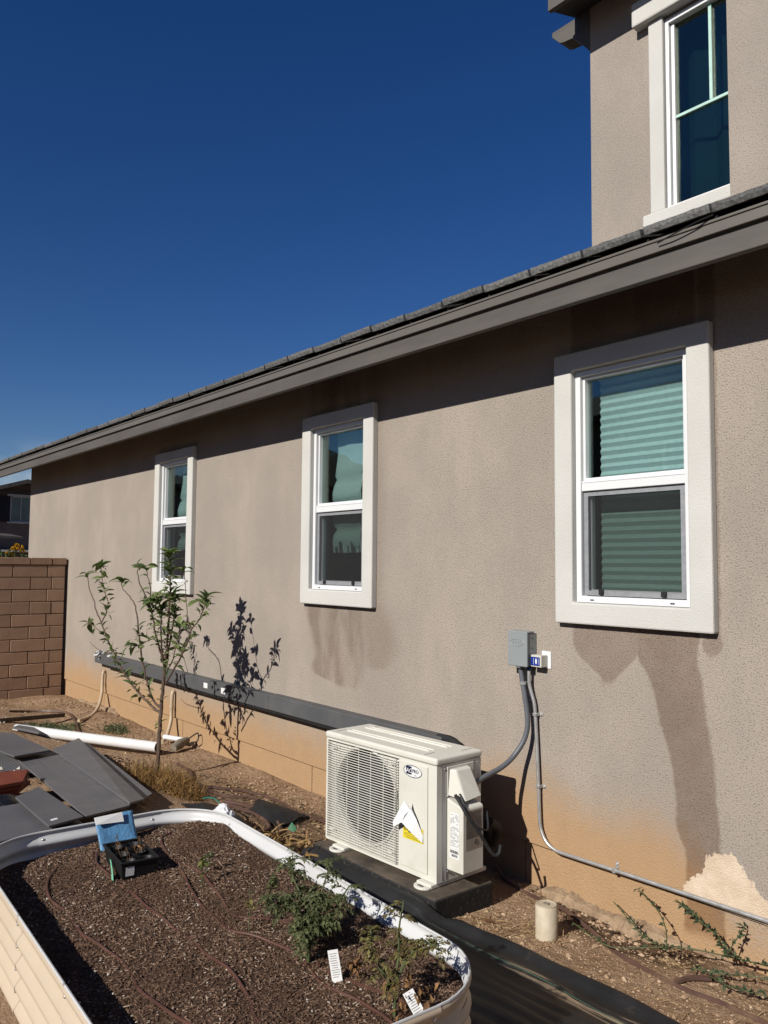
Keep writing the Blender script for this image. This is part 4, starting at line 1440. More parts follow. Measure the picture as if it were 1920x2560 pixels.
for pi_, pc in enumerate(pieces):
    off = 0.0014 if pi_ % 2 else 0.0
    pc = list(pc)
    # short overlap onto the next panel
    if pi_ % 2:
        (x, y, a, b), (x2, y2, _, _) = pc[0], pc[1]
        l_ = math.hypot(x2 - x, y2 - y)
        pc = [(x - (x2 - x) / l_ * 0.014, y - (y2 - y) / l_ * 0.014, a, b)] + pc
        (x, y, a, b), (x2, y2, _, _) = pc[-1], pc[-2]
        l_ = math.hypot(x2 - x, y2 - y)
        pc = pc + [(x - (x2 - x) / l_ * 0.014, y - (y2 - y) / l_ * 0.014, a, b)]
    m = MB()
    n_ = len(pc)
    for side, dd in ((0, 0.0), (1, -0.0026)):
        m.m = side
        base = len(m.v)
        for (x, y, a, b) in pc:
            for z in zp:
                o_ = bprof(z) + dd + (off if side == 0 else off * -1)
                if z > ZR - 0.006:
                    o_ += 0.0
                m.v.append((x + a * o_, y + b * o_, z - ZB))
        for i in range(n_ - 1):
            for k in range(NZ):
                a_ = base + i * (NZ + 1) + k
                m.f.append((a_, a_ + 1, a_ + NZ + 2, a_ + NZ + 1)); m.var.append(0.5); m.mi.append(side)
    # rolled top edge
    m.m = 1
    m.tube([(x + a * (bprof(ZR) - 0.001), y + b * (bprof(ZR) - 0.001), ZR - ZB + 0.001) for x, y, a, b in pc], 0.0042, 6)
    pn = m.build('panel', [MAT['bed_out'], MAT['bed_in']], bed, smooth=True, local=True)
    # one row of screws down the seam at the start of the panel
    (x, y, a, b) = pieces[pi_][0]
    (x2, y2, _, _) = pieces[pi_][1]
    l_ = math.hypot(x2 - x, y2 - y)
    x += (x2 - x) / l_ * 0.004
    y += (y2 - y) / l_ * 0.004
    for k in range(4):
        z = ZR - 0.030 - k * PITCH
        for sgn in (1, -1):
            if sgn < 0 and k > 0:
                continue
            so = bpy.data.objects.new('screw', screw_me)
            COL.objects.link(so)
            so.parent = pn
            o_ = bprof(z) + (0.0016 if sgn > 0 else -0.0045)
            so.location = (x + a * o_, y + b * o_, z - ZB)
            so.rotation_euler = Vector((a * sgn, b * sgn, 0)).to_track_quat('Z', 'Y').to_euler()


def inside(lx_, ly_, mg):
    ax_, ay_ = abs(lx_), abs(ly_)
    if ax_ > BA - mg or ay_ > BB - mg:
        return False
    if ax_ > ex and ay_ > ey:
        return math.hypot(ax_ - ex, ay_ - ey) < BR_ - mg
    return True


def sz(lx_, ly_):
    return 0.348 + 0.022 * (ly_ / 0.5) + 0.006 * math.sin(lx_ * 7 + ly_ * 3) * math.cos(ly_ * 9 - lx_ * 2) + 0.004 * math.sin(lx_ * 23 + 1) * math.sin(ly_ * 27) + 0.018 * sm(0.7, 1.0, math.hypot((lx_ + 0.65) / 0.9, (ly_ - 0.42) / 0.5)) * 0 + 0.02 * math.exp(-((lx_ + 0.75) ** 2 + (ly_ - 0.42) ** 2) / 0.05)


def soil_mat():
    t = NT('dark_bark_mulch')
    n1 = t.noise(60, 5, 0.7)
    n2_ = t.noise(170, 4, 0.7)
    col = t.mix(t.rng(n1, 0.35, 0.65), (0.115, 0.066, 0.043), (0.215, 0.136, 0.092))
    col = t.mix(t.rng(n2_, 0.62, 0.74, 0, 0.8), col, (0.26, 0.18, 0.13))
    col = t.mix(t.rng(t.noise(2.5, 3), 0.4, 0.65, 0, 0.45), col, (0.045, 0.027, 0.02))
    return t.fin(col, 0.95, 0, t.bump(n1, 1.0, 0.02, t.bump(n2_, 1, 0.006)), 0.12)


MAT['soil'] = soil_mat()
m = MB()
gn, gm_ = 120, 62
for j in range(gm_ + 1):
    for i in range(gn + 1):
        u, v_ = -1 + 2 * i / gn, -1 + 2 * j / gm_
        lx_, ly_ = u * (BA - 0.002), v_ * (BB - 0.002)
        # pull the grid corners into the rounded outline
        if abs(lx_) > ex and abs(ly_) > ey:
            r_ = math.hypot(abs(lx_) - ex, abs(ly_) - ey)
            lim = BR_ - 0.002
            if r_ > lim:
                k = lim / r_
                lx_ = math.copysign(ex + (abs(lx_) - ex) * k, lx_)
                ly_ = math.copysign(ey + (abs(ly_) - ey) * k, ly_)
        m.v.append(bed_world(lx_, ly_, sz(lx_, ly_)))
for j in range(gm_):
    for i in range(gn):
        a_ = j * (gn + 1) + i
        m.f.append((a_, a_ + 1, a_ + gn + 2, a_ + gn + 1)); m.var.append(0.5); m.mi.append(0)
tag(m.build('bed_soil', MAT['soil'], smooth=True), 'dark bark mulch filling the raised bed', 'mulch', None, 'stuff')


def chip_mat():
    t = NT('bark_chip')
    v_ = t.attr()
    col = t.mix(t.rng(v_, 0, 0.75, 0, 1, False), (0.078, 0.044, 0.029), (0.27, 0.17, 0.115))
    col = t.mix(t.rng(v_, 0.78, 0.95, 0, 1, False), col, (0.42, 0.33, 0.25))
    col = t.mix(t.rng(v_, 0.97, 1.0, 0, 1, False), col, (0.66, 0.62, 0.56))
    return t.fin(col, 0.9, 0, None, 0.15)


MAT['chip'] = chip_mat()
random.seed(31)
m = MB()
for k in range(30000):
    lx_, ly_ = random.uniform(-BA, BA), random.uniform(-BB, BB)
    if not inside(lx_, ly_, 0.02):
        continue
    v_ = random.random()
    if v_ > 0.965:
        L_, W_ = random.uniform(0.002, 0.005), random.uniform(0.002, 0.005)
    else:
        L_, W_ = random.uniform(0.002, 0.0085) * (2.6 if random.random() < 0.07 else 1), random.uniform(0.0010, 0.0026)
    m.cur = v_ ** 1.25 * (0.6 if math.sin(lx_ * 9 + 1.7) * math.sin(ly_ * 11 + lx_ * 3) > 0.35 else 1.0)
    p = bed_world(lx_, ly_, sz(lx_, ly_) + random.uniform(0.0, 0.006))
    a = random.uniform(0, 2 * PI)
    d = Vector((math.cos(a), math.sin(a), random.gauss(0, 0.28))).normalized()
    n_ = d.cross(Vector((0, 0, 1))).normalized()
    n_ = (n_ + Vector((0, 0, random.gauss(0, 0.5)))).normalized()
    upv = d.cross(n_) * 0.0012
    if upv.z < 0:
        upv = -upv
    m.add([p - d * L_ - n_ * W_, p + d * L_ * 0.9 - n_ * W_, p + d * L_ + n_ * W_ * 0.7, p - d * L_ * 0.8 + n_ * W_, p + upv * 2], [(0, 1, 4), (1, 2, 4), (2, 3, 4), (3, 0, 4)])
tag(m.build('bark_chips', MAT['chip']), 'loose bark chips and pale specks scattered over the bed', 'bark chips', None, 'stuff')

# =================================================================== LANDSCAPE FABRIC
def fabric_mat():
    t = NT('black_landscape_fabric')
    x, y, z = t.xyz()
    col = t.mix(t.rng(t.noise(6, 5), 0.3, 0.7), (0.010, 0.010, 0.011), (0.020, 0.020, 0.021))
    # tan dust caught in the weave, drawn out along the strip
    st = t.noise(5, 6, 0.7, (0.35, 7, 7))
    yy = t.math('ADD', y, t.math('MULTIPLY', x, 0.02))
    bandd = t.math('MULTIPLY', t.rng(yy, -0.945, -0.92), t.rng(yy, -0.79, -0.82))
    thin = t.math('MULTIPLY', t.rng(x, -2.5, -1.9), t.math('MULTIPLY', bandd, t.rng(st, 0.5, 0.56)))
    col = t.mix(t.math('MULTIPLY', thin, 0.8), col, (0.42, 0.31, 0.20))
    col = t.mix(t.rng(t.noise(9, 7, 0.75), 0.6, 0.75, 0, 0.25), col, (0.2, 0.15, 0.10))
    # green tracer thread
    th = t.math('LESS_THAN', t.math('ABSOLUTE', t.math('ADD', yy, 0.872)), 0.0032)
    dash = t.math('GREATER_THAN', t.math('FRACT', t.math('MULTIPLY', x, 90)), 0.35)
    col = t.mix(t.math('MULTIPLY', th, t.math('MULTIPLY', t.math('MULTIPLY', dash, t.rng(x, -3.0, -2.2)), 0.8)), col, (0.10, 0.20, 0.13))
    weave = t.n('ShaderNodeTexWave')
    weave.inputs['Scale'].default_value = 160
    return t.fin(col, 0.62, 0, t.bump(t.noise(45, 3, 0.6, (0.3, 1, 1)), 0.35, 0.006), 0.3)


MAT['fabric'] = fabric_mat()
random.seed(13)
m = MB()
fx = [-4.25 + 0.03 * i for i in range(int(3.6 / 0.03) + 1)]
fn = 46
for x in fx:
    e0 = -0.735 + 0.125 * sm(-2.82, -2.70, x)
    e0 += 0.012 * math.sin(x * 5.1) + 0.006 * math.sin(x * 13)
    if x < -3.8:
        e0 -= 0.10 * sm(-3.8, -4.0, x)
    e1 = -1.46 - 0.042 * (x + 2.745) * 0 - 0.0
    for j in range(fn + 1):
        v_ = j / fn
        y = e0 + (e1 - e0) * v_
        z = gz(x, y) + 0.012
        # rolled upper lip and long slack folds
        z += 0.030 * math.exp(-((y - e0 + 0.045) / 0.035) ** 2) * (1 if x > -2.8 else 0.2)
        z += 0.018 * math.exp(-((y + 0.80 + 0.01 * math.sin(x * 2)) / 0.035) ** 2)
        z += 0.010 * abs(math.sin(y * 34 + 1.2 * math.sin(x * 1.7))) * sm(-0.93, -1.0, y)
        z += 0.004 * math.sin(x * 9 + y * 21)
        if -3.85 < x < -2.75:
            z += 0.068 * math.exp(-((y - e0) / 0.075) ** 2) * sm(-3.85, -3.75, x) * sm(-2.75, -2.82, x)
        if j == 0:
            z -= 0.03
        m.v.append((x, y, z))
for i in range(len(fx) - 1):
    for j in range(fn):
        a_ = i * (fn + 1) + j
        m.f.append((a_, a_ + 1, a_ + fn + 2, a_ + fn + 1)); m.var.append(0.5); m.mi.append(0)
tag(m.build('landscape_fabric', MAT['fabric'], smooth=True), 'long black landscape fabric strip between the bed and the bare dirt', 'fabric')


def crumple(name, corners, label, cat, mat, n=14, amp=0.02, seed=1, lift=0.02, smooth=True):
    """a crumpled sheet stretched between four ground corners (each x, y, z above ground)"""
    random.seed(seed)
    A_, B_, C_, D_ = [Vector((c[0], c[1], gz(c[0], c[1]) + c[2])) for c in corners]
    ph = [(random.uniform(3, 14), random.uniform(3, 14), random.uniform(0, 6)) for _ in range(5)]
    mb = MB()
    for j in range(n + 1):
        for i in range(n + 1):
            u, v_ = i / n, j / n
            p = (A_ * (1 - u) + B_ * u) * (1 - v_) + (D_ * (1 - u) + C_ * u) * v_
            w_ = sum(math.sin(a * u + b * v_ + c) for a, b, c in ph) / 5
            p.z += lift * math.sin(PI * u) * math.sin(PI * v_) + amp * w_
            p.x += amp * 0.4 * math.sin(7 * v_ + seed)
            p.y += amp * 0.4 * math.sin(9 * u + seed)
            p.z = max(p.z, gz(p.x, p.y) + 0.006)
            mb.v.append(tuple(p))
    for j in range(n):
        for i in range(n):
            a_ = j * (n + 1) + i
            mb.f.append((a_, a_ + 1, a_ + n + 2, a_ + n + 1)); mb.var.append(0.5); mb.mi.append(0)
    o = mb.build(name, mat, smooth=smooth)
    return tag(o, label, cat)


crumple('fabric_scrap', [(-4.95, -0.98, 0.01), (-4.15, -1.02, 0.05), (-4.12, -0.80, 0.02), (-4.92, -0.72, 0.02)], 'black fabric scrap with a green thread behind the rounded bed corner', 'fabric', MAT['fabric'], amp=0.02, seed=2, lift=0.05)
crumple('fabric_scrap', [(-4.72, -0.62, 0.01), (-4.34, -0.60, 0.02), (-4.40, -0.35, 0.03), (-4.85, -0.44, 0.04)], 'small square of black fabric with a frayed edge left of the outdoor unit', 'fabric', MAT['fabric'], amp=0.014, seed=5, lift=0.035)
m = MB(); m.tube(spl([(-4.93, -0.82, gz(-4.93, -0.82) + 0.055), (-4.8, -0.83, 0.135), (-4.62, -0.87, 0.155), (-4.5, -0.92, 0.15), (-4.42, -0.97, 0.14)]), 0.0045, 5)
MAT['teal_thread'] = pm('teal_thread', (0.03, 0.22, 0.17), None, 0.6)
m = m
tag(m.build('teal_cord', MAT['teal_thread']), 'teal cord lying on the black fabric scrap', 'cord')
random.seed(17)
m = MB()
for k in range(110):
    c = Vector((-4.42 + random.gauss(0, 0.07), -0.47 + random.gauss(0, 0.10), 0.045))
    c.z = gz(c.x, c.y) + 0.01
    d = Vector((random.gauss(0, 1), random.gauss(0, 1), random.uniform(0.2, 1.4))).normalized()
    l_ = random.uniform(0.03, 0.08)
    m.tube([c, c + d * l_ * 0.5 + Vector((0, 0, 0.01)), c + d * l_ + Vector((random.gauss(0, 0.015), random.gauss(0, 0.015), -0.01))], [0.0013, 0.0011, 0.0006], 3)
tag(m.build('frayed_threads', MAT['dark_rubber']), 'tuft of frayed black threads at the edge of the small fabric square', 'threads')

# =================================================================== PLANK PILE AND OTHER THINGS LEFT OF THE BED
MAT['plank'] = pm('charcoal_vinyl_plank', (0.138, 0.135, 0.142), (0.122, 0.12, 0.126), 0.5, 3, dirt=((0.22, 0.195, 0.17), 0.4), bump=0.06, bscale=30, rnd=0.09, spec=0.4)
PLG = 'charcoal planks piled left of the bed'


def plank(c, label, th=0.012, name='plank'):
    """c: four top corners, in order round the board"""
    mb = MB()
    mb.prism([Vector(p) - Vector((0, 0, th)) for p in c], (0, 0, th))
    return tag(mb.build(name, MAT['plank'], bevel=0.002), label, 'plank', PLG)


plank([(-4.41, -1.766, 0.286), (-4.45, -1.637, 0.28), (-6.36, -1.482, 0.205), (-6.33, -1.61, 0.205)], 'long charcoal plank left of a twin one in the middle of the pile')
plank([(-4.452, -1.634, 0.279), (-4.48, -1.496, 0.28), (-6.45, -1.322, 0.205), (-6.362, -1.479, 0.205)], 'long charcoal plank in the middle between two others, scored edge')
plank([(-4.49, -1.494, 0.290), (-4.61, -1.358, 0.262), (-6.69, -1.04, 0.222), (-6.452, -1.318, 0.212)], 'bluish charcoal plank tilted up on the right of the pile')
plank([(-4.80, -1.30, 0.20), (-4.92, -1.175, 0.195), (-6.65, -0.985, 0.185), (-6.55, -1.12, 0.185)], 'lowest charcoal plank half hidden along the right edge of the pile')
pk = plank([(-4.30, -1.99, 0.305), (-4.36, -1.795, 0.302), (-5.13, -1.80, 0.292), (-4.98, -1.972, 0.295)], 'short charcoal plank with a small white sticker near the bed')
m = MB(); m.quad((-4.40, -1.955, 0.3052), (-4.37, -1.956, 0.3056), (-4.385, -1.918, 0.3052), (-4.415, -1.917, 0.3048))
m.build('sticker', MAT['paper'], pk)
plank([(-4.30, -2.22, 0.275), (-4.36, -1.92, 0.272), (-4.98, -1.93, 0.255), (-4.98, -2.20, 0.255)], 'charcoal plank at the lower left, tucked against the bed end')
plank([(-4.28, -1.93, 0.272), (-4.30, -1.80, 0.270), (-4.50, -1.80, 0.268), (-4.50, -1.93, 0.268)], 'offcut of charcoal plank peeking out beneath the stickered one', 0.01)
plank([(-6.165, -1.67, 0.262), (-6.23, -1.40, 0.258), (-7.10, -1.44, 0.245), (-7.4, -1.66, 0.245), (-6.45, -1.71, 0.262)], 'topmost charcoal plank at the far end of the pile')
plank([(-7.53, -1.11, 0.14), (-7.57, -1.08, 0.14), (-7.97, -1.09, 0.15), (-7.86, -1.24, 0.15)], 'charcoal plank end sticking out behind the white pipe', 0.02)
# ribbed panel
m = MB()
for k in range(9):
    y = -1.63 - k * 0.024
    m.box(-6.75, -5.93, y - 0.009, y + 0.009, 0.19, 0.205)
m.box(-6.75, -5.93, -1.85, -1.62, 0.182, 0.1895)
tag(m.build('ribbed_panel', MAT['plank']), 'ribbed charcoal panel at the left edge of the plank pile', 'panel')
# timbers that carry the pile
MAT['old_wood'] = pm('weathered_timber', (0.16, 0.11, 0.075), (0.10, 0.07, 0.05), 0.9, 10, bump=0.4, stretch=(0.2, 1, 1))
for x, z1, lb in ((-4.75, 0.24, 'timber sleeper under the near end of the plank pile'), (-6.1, 0.182, 'timber sleeper under the far end of the plank pile')):
    m = MB(); m.box(x - 0.05, x + 0.05, -2.15, -1.46, 0.09, z1)
    tag(m.build('timber_sleeper', MAT['old_wood'], bevel=0.004), lb, 'timber')
MAT['red_wood'] = pm('red_stained_board', (0.24, 0.055, 0.025), (0.18, 0.04, 0.02), 0.7, 8, bump=0.3, stretch=(0.3, 1, 1))
for k, lb in enumerate(('topmost red brown board of three beside the planks', 'middle red brown board of three beside the planks', 'lowest red brown board of three beside the planks')):
    m = MB()
    yo, zo = -0.035 * k, 0.312 - 0.028 * k
    m.prism([(-5.18 - 0.02 * k, -2.42 + yo * 0.3, zo), (-5.24 - 0.015 * k, -1.86 + yo * 0.2, zo), (-5.50 + 0.03 * k, -1.76, zo + 0.004), (-5.62, -2.42, zo + 0.004)], (0, 0, -0.024))
    tag(m.build('red_board', MAT['red_wood'], bevel=0.003), lb, 'board', 'red boards')
m = MB(); m.box(-5.60, -5.20, -2.42, -1.86, 0.10, 0.228)
tag(m.build('red_crate', MAT['red_wood'], bevel=0.003), 'red brown crate under the three boards', 'crate')
MAT['black_plastic'] = pm('black_plastic_bag', (0.012, 0.012, 0.013), None, 0.28, 6, bump=0.8, bscale=18, bdist=0.03, spec=0.5)
crumple('plastic_bag', [(-5.16, -2.22, 0.10), (-5.02, -2.18, 0.10), (-5.0, -1.93, 0.10), (-5.2, -1.88, 0.11)], 'shiny black plastic bag crumpled against the red boards', 'bag', MAT['black_plastic'], amp=0.02, seed=8, lift=0.06)
random.seed(4)
MAT['pebble'] = pm('white_pebble', (0.62, 0.58, 0.5), (0.45, 0.42, 0.36), 0.8, 20)


def rock(mb, c, r, sq=0.7):
    c = Vector(c)
    q = [Vector((random.uniform(0.7, 1.2) * r * a, random.uniform(0.7, 1.2) * r * b, random.uniform(0.7, 1.1) * r * sq * d)) for a, b, d in ((1, 0.2, 0), (0.1, 1, 0), (-1, 0.1, 0.1), (0, -1, 0), (0.1, 0, 1), (0, 0.1, -1))]
    a = random.uniform(0, 6.28)
    rm = Matrix.Rotation(a, 3, 'Z')
    mb.add([c + rm @ p for p in q], [(0, 1, 4), (1, 2, 4), (2, 3, 4), (3, 0, 4), (1, 0, 5), (2, 1, 5), (3, 2, 5), (0, 3, 5)])


m = MB()
for k in range(160):
    x, y = -5.95 + random.gauss(0, 0.09), -1.95 + random.gauss(0, 0.10)
    rock(m, (x, y, 0.17 + random.uniform(0, 0.06)), random.uniform(0.012, 0.028))
for k in range(60):
    x, y = -8.5 + random.gauss(0, 0.12), -1.3 + random.gauss(0, 0.1)
    rock(m, (x, y, gz(x, y) + 0.01), random.uniform(0.012, 0.03))
tag(m.build('pale_gravel', MAT['pebble']), 'pale gravel heaped at the left edge of the yard', 'gravel', None, 'stuff')

# white PVC pipe
MAT['pvc'] = pm('white_pvc', (0.82, 0.82, 0.82), (0.78, 0.78, 0.78), 0.35, 4, dirt=((0.6, 0.52, 0.42), 0.2))
wpz = empty('white_pipe', (-7.3, -0.8, 0.06), 'thick white plastic pipe lying on the dirt behind the planks', 'pipe')
m = MB()
a_, b_ = Vector((-7.95, -1.185, 0.11)), Vector((-6.62, -0.40, 0.075))
d_ = (b_ - a_).normalized()
m.tube([a_, b_], 0.043, 20, False)
m.build('tube', MAT['pvc'], wpz, smooth=True)
m = MB(); m.tube([b_ - d_ * 0.6, b_ + d_ * 0.0005], 0.039, 20, True)
m.v = m.v; m.build('bore', MAT['ac_dark'], wpz)
m = MB()
N = 20
s1 = d_.orthogonal().normalized(); s2 = d_.cross(s1)
m.add([b_ + d_ * 0.001 + (s1 * math.cos(2 * PI * k / N) + s2 * math.sin(2 * PI * k / N)) * 0.043 for k in range(N)] + [b_ + d_ * 0.001 + (s1 * math.cos(2 * PI * k / N) + s2 * math.sin(2 * PI * k / N)) * 0.0385 for k in range(N)], [(k, (k + 1) % N, N + (k + 1) % N, N + k) for k in range(N)])
m.build('cut_end', MAT['pvc'], wpz)
# weathered funnel-shaped fitting with a wire loop
MAT['old_metal'] = pm('weathered_grey_metal', (0.30, 0.26, 0.21), (0.2, 0.17, 0.13), 0.6, 14, bump=0.2)
fn_ = empty('old_fitting', (-6.75, -0.12, 0.05), 'weathered pipe fitting with a wire loop lying at the foot of the wall', 'pipe fitting')
m = MB(); m.tube([(-7.02, -0.16, 0.065), (-6.76, -0.085, 0.07)], 0.022, 12); m.build('stub', MAT['pvc'], fn_, smooth=True)
m = MB(); m.tube([(-6.73, -0.075, 0.075), (-6.71, -0.11, 0.075), (-6.68, -0.17, 0.06), (-6.63, -0.25, 0.045)], [0.03, 0.032, 0.045, 0.03], 12); m.build('cone', MAT['old_metal'], fn_, smooth=True)
m = MB(); m.tube(spl([(-6.72, -0.06, 0.09), (-6.68, -0.02, 0.13), (-6.63, -0.02, 0.14), (-6.62, -0.03, 0.08), (-6.68, -0.06, 0.06)]), 0.006, 6); m.build('wire_loop', MAT['dark_rubber'], fn_, smooth=True)
# timber strip
m = MB()
a_, b_ = Vector((-8.35, -1.25, 0.13)), Vector((-8.66, -0.53, 0.06))
m.obox((a_ + b_) / 2, [b_ - a_, (b_ - a_).cross(Vector((0, 0, 1))), (0, 0, 1)], ((b_ - a_).length / 2, 0.018, 0.02))
tag(m.build('timber_strip', MAT['old_wood'], bevel=0.003), 'thin dark timber strip lying on the dirt near the block wall', 'timber')

# =================================================================== DRIP TUBING ON THE GROUND
MAT['drip'] = pm('brown_drip_tube', (0.115, 0.062, 0.045), (0.085, 0.046, 0.035), 0.5, 10, dirt=((0.28, 0.18, 0.11), 0.5))


def gtube(name, pts, r, label, mat='drip', lift=0.4, n=7):
    P_ = spl([(p[0], p[1], (gz(p[0], p[1]) + r * lift if len(p) < 3 else p[2])) for p in pts], 6)
    P_ = [Vector((p.x, p.y, max(p.z, gz(p.x, p.y) - r * 0.3))) for p in P_]
    mb = MB(); mb.tube(P_, r, n)
    return tag(mb.build(name, MAT[mat], smooth=True), label, 'drip tube')


gtube('drip_tube', [(-9.11, -0.95), (-9.22, -0.70), (-9.1, -0.53), (-8.89, -0.42), (-8.51, -0.46), (-8.13, -0.56), (-7.77, -0.63), (-7.49, -0.63)], 0.012, 'brown drip tube curving past the white pipe near the block wall', lift=0.9)
gtube('drip_tube', [(-6.19, -0.41), (-5.86, -0.46), (-5.50, -0.60), (-5.3, -0.50), (-5.2, -0.37), (-5.09, -0.31), (-4.88, -0.29), (-4.57, -0.33), (-4.39, -0.32), (-4.20, -0.30), (-3.9, -0.33)], 0.012, 'brown drip tube running from the dry grass towards the outdoor unit', lift=0.9)
gtube('drip_tube', [(-5.55, -0.66), (-5.42, -0.61), (-5.14, -0.56), (-5.0, -0.42), (-4.86, -0.42)], 0.012, 'brown drip tube slipping under the small fabric square', lift=0.9)
gtube('drip_tube', [(-5.01, -0.62), (-4.88, -0.55), (-4.71, -0.53), (-4.51, -0.54), (-4.33, -0.60), (-4.23, -0.68), (-4.2, -0.78)], 0.013, 'upper of two brown drip tubes bending beside the fabric scrap', lift=1.0)
gtube('drip_tube', [(-4.96, -0.65), (-4.69, -0.60), (-4.47, -0.62), (-4.34, -0.68), (-4.28, -0.8)], 0.013, 'lower of two brown drip tubes bending beside the fabric scrap', lift=1.0)
gtube('drip_tube', [(-3.05, -0.05, 0.04), (-2.94, -0.07), (-2.74, -0.10), (-2.54, -0.14, 0.005), (-2.34, -0.19, -0.012), (-2.2, -0.26, -0.006), (-2.12, -0.30), (-1.95, -0.34), (-1.78, -0.36), (-1.64, -0.34), (-1.45, -0.35), (-1.0, -0.36), (-0.4, -0.3)], 0.0105, 'long brown drip tube crossing the dirt to the lower right', lift=0.3)
gtube('drip_tube', [(-1.815, -0.35), (-1.79, -0.27), (-1.72, -0.19)], 0.0125, 'short cut piece of brown tube lying on the dirt', lift=0.9)
# in the bed
MAT['bed_drip'] = pm('rust_brown_drip_tube', (0.12, 0.052, 0.036), (0.08, 0.036, 0.026), 0.5, 10, dirt=((0.25, 0.15, 0.1), 0.3))


def btube(pts, label, r=0.0052):
    P_ = []
    random.seed(len(pts))
    for p in spl([(p[0], p[1], 0) for p in pts], 5):
        a, b = bed_local(p.x, p.y)
        P_.append(Vector((p.x, p.y, sz(a, b) + 0.003 + 0.0045 * math.sin(p.x * 11 + p.y * 5))))
    mb = MB(); mb.tube(P_, r, 7)
    return tag(mb.build('bed_drip_tube', MAT['bed_drip'], smooth=True), label, 'drip tube', 'drip tubes in the bed')


btube([(-3.66, -2.13), (-3.532, -2.214), (-3.412, -2.264), (-3.3, -2.284), (-3.215, -2.278), (-3.114, -2.273), (-3.012, -2.282), (-2.902, -2.296), (-2.831, -2.288), (-2.765, -2.274), (-2.67, -2.259), (-2.569, -2.259), (-2.458, -2.271), (-2.309, -2.271), (-2.164, -2.245), (-2.05, -2.22)], 'rusty drip tube nearest the shaded side of the bed')
btube([(-3.64, -1.985), (-3.488, -2.033), (-3.299, -2.032), (-3.108, -2.025), (-2.941, -2.027), (-2.795, -2.026), (-2.655, -2.021), (-2.521, -2.031), (-2.427, -2.024), (-2.344, -2.026), (-2.248, -2.037), (-2.172, -2.051), (-2.101, -2.081), (-2.002, -2.106)], 'rusty drip tube down the middle of the bed past the seedling tray')
btube([(-3.64, -1.63), (-3.60, -1.70), (-3.468, -1.739), (-3.283, -1.769), (-3.182, -1.793), (-2.999, -1.843), (-2.84, -1.872), (-2.703, -1.887), (-2.585, -1.89), (-2.45, -1.84), (-2.339, -1.815), (-2.256, -1.803), (-2.184, -1.819), (-2.093, -1.837), (-2.013, -1.832), (-1.931, -1.818), (-1.852, -1.819), (-1.76, -1.83)], 'rusty drip tube passing the foot of the leafy tomato plant')
btube([(-3.32, -1.752), (-3.169, -1.746), (-2.98, -1.765), (-2.803, -1.80), (-2.704, -1.818), (-2.622, -1.795), (-2.53, -1.72), (-2.40, -1.72), (-2.215, -1.778), (-2.124, -1.777), (-2.01, -1.764), (-1.897, -1.745), (-1.816, -1.723), (-1.76, -1.64)], 'rusty drip tube nearest the bright inner side of the bed')

# =================================================================== CLEAN-OUT
MAT['cream_pvc'] = pm('dirty_cream_pvc', (0.62, 0.54, 0.41), (0.5, 0.42, 0.3), 0.6, 18, dirt=((0.3, 0.24, 0.17), 0.4), bump=0.1)
co = empty('cleanout_pipe', (-2.408, -0.41, 0), 'short dirty cream clean-out pipe with a cap standing in the dirt', 'pipe')
m = MB(); m.lathe([(0.049, -0.06), (0.049, 0.127), (0.0455, 0.130)], (-2.408, -0.41, 0), 28, 'z', False); m.build('tube', MAT['cream_pvc'], co, smooth=True)
m = MB(); m.lathe([(0.0452, 0.120), (0.0452, 0.1345), (0.039, 0.135), (0.038, 0.1325), (0.0, 0.1325)], (-2.408, -0.41, 0), 28); cp = m.build('cap', MAT['cream_pvc'], co, smooth=True)
m = MB(); m.obox((-2.408, -0.41, 0.1345), [(1, 0.3, 0), (-0.3, 1, 0), (0, 0, 1)], (0.013, 0.008, 0.003)); m.build('cap_plug', MAT['old_metal'], cp)

# =================================================================== YOUNG TREE
MAT['bark'] = pm('young_tree_bark', (0.15, 0.10, 0.07), (0.09, 0.06, 0.042), 0.85, 30, bump=0.5, bscale=60)
MAT['twig'] = pm('reddish_twig', (0.14, 0.085, 0.06), (0.09, 0.055, 0.04), 0.75, 30)


def tree_leaf_mat():
    t = NT('apple_leaf')
    k = t.rand()
    col = t.mix(k, (0.085, 0.125, 0.042), (0.20, 0.24, 0.085))
    t.b.inputs['Roughness'].default_value = 0.5
    tl = t.n('ShaderNodeBsdfTranslucent')
    tl.inputs[0].default_value = (0.10, 0.2, 0.03, 1)
    mxs = t.n('ShaderNodeMixShader')
    mxs.inputs[0].default_value = 0.22
    t.fin(col, 0.48, 0, t.bump(t.noise(40, 3), 0.3, 0.004), 0.35)
    t.l(t.b.outputs[0], mxs.inputs[1])
    t.l(tl.outputs[0], mxs.inputs[2])
    t.l(mxs.outputs[0], t.o.inputs[0])
    return t.m


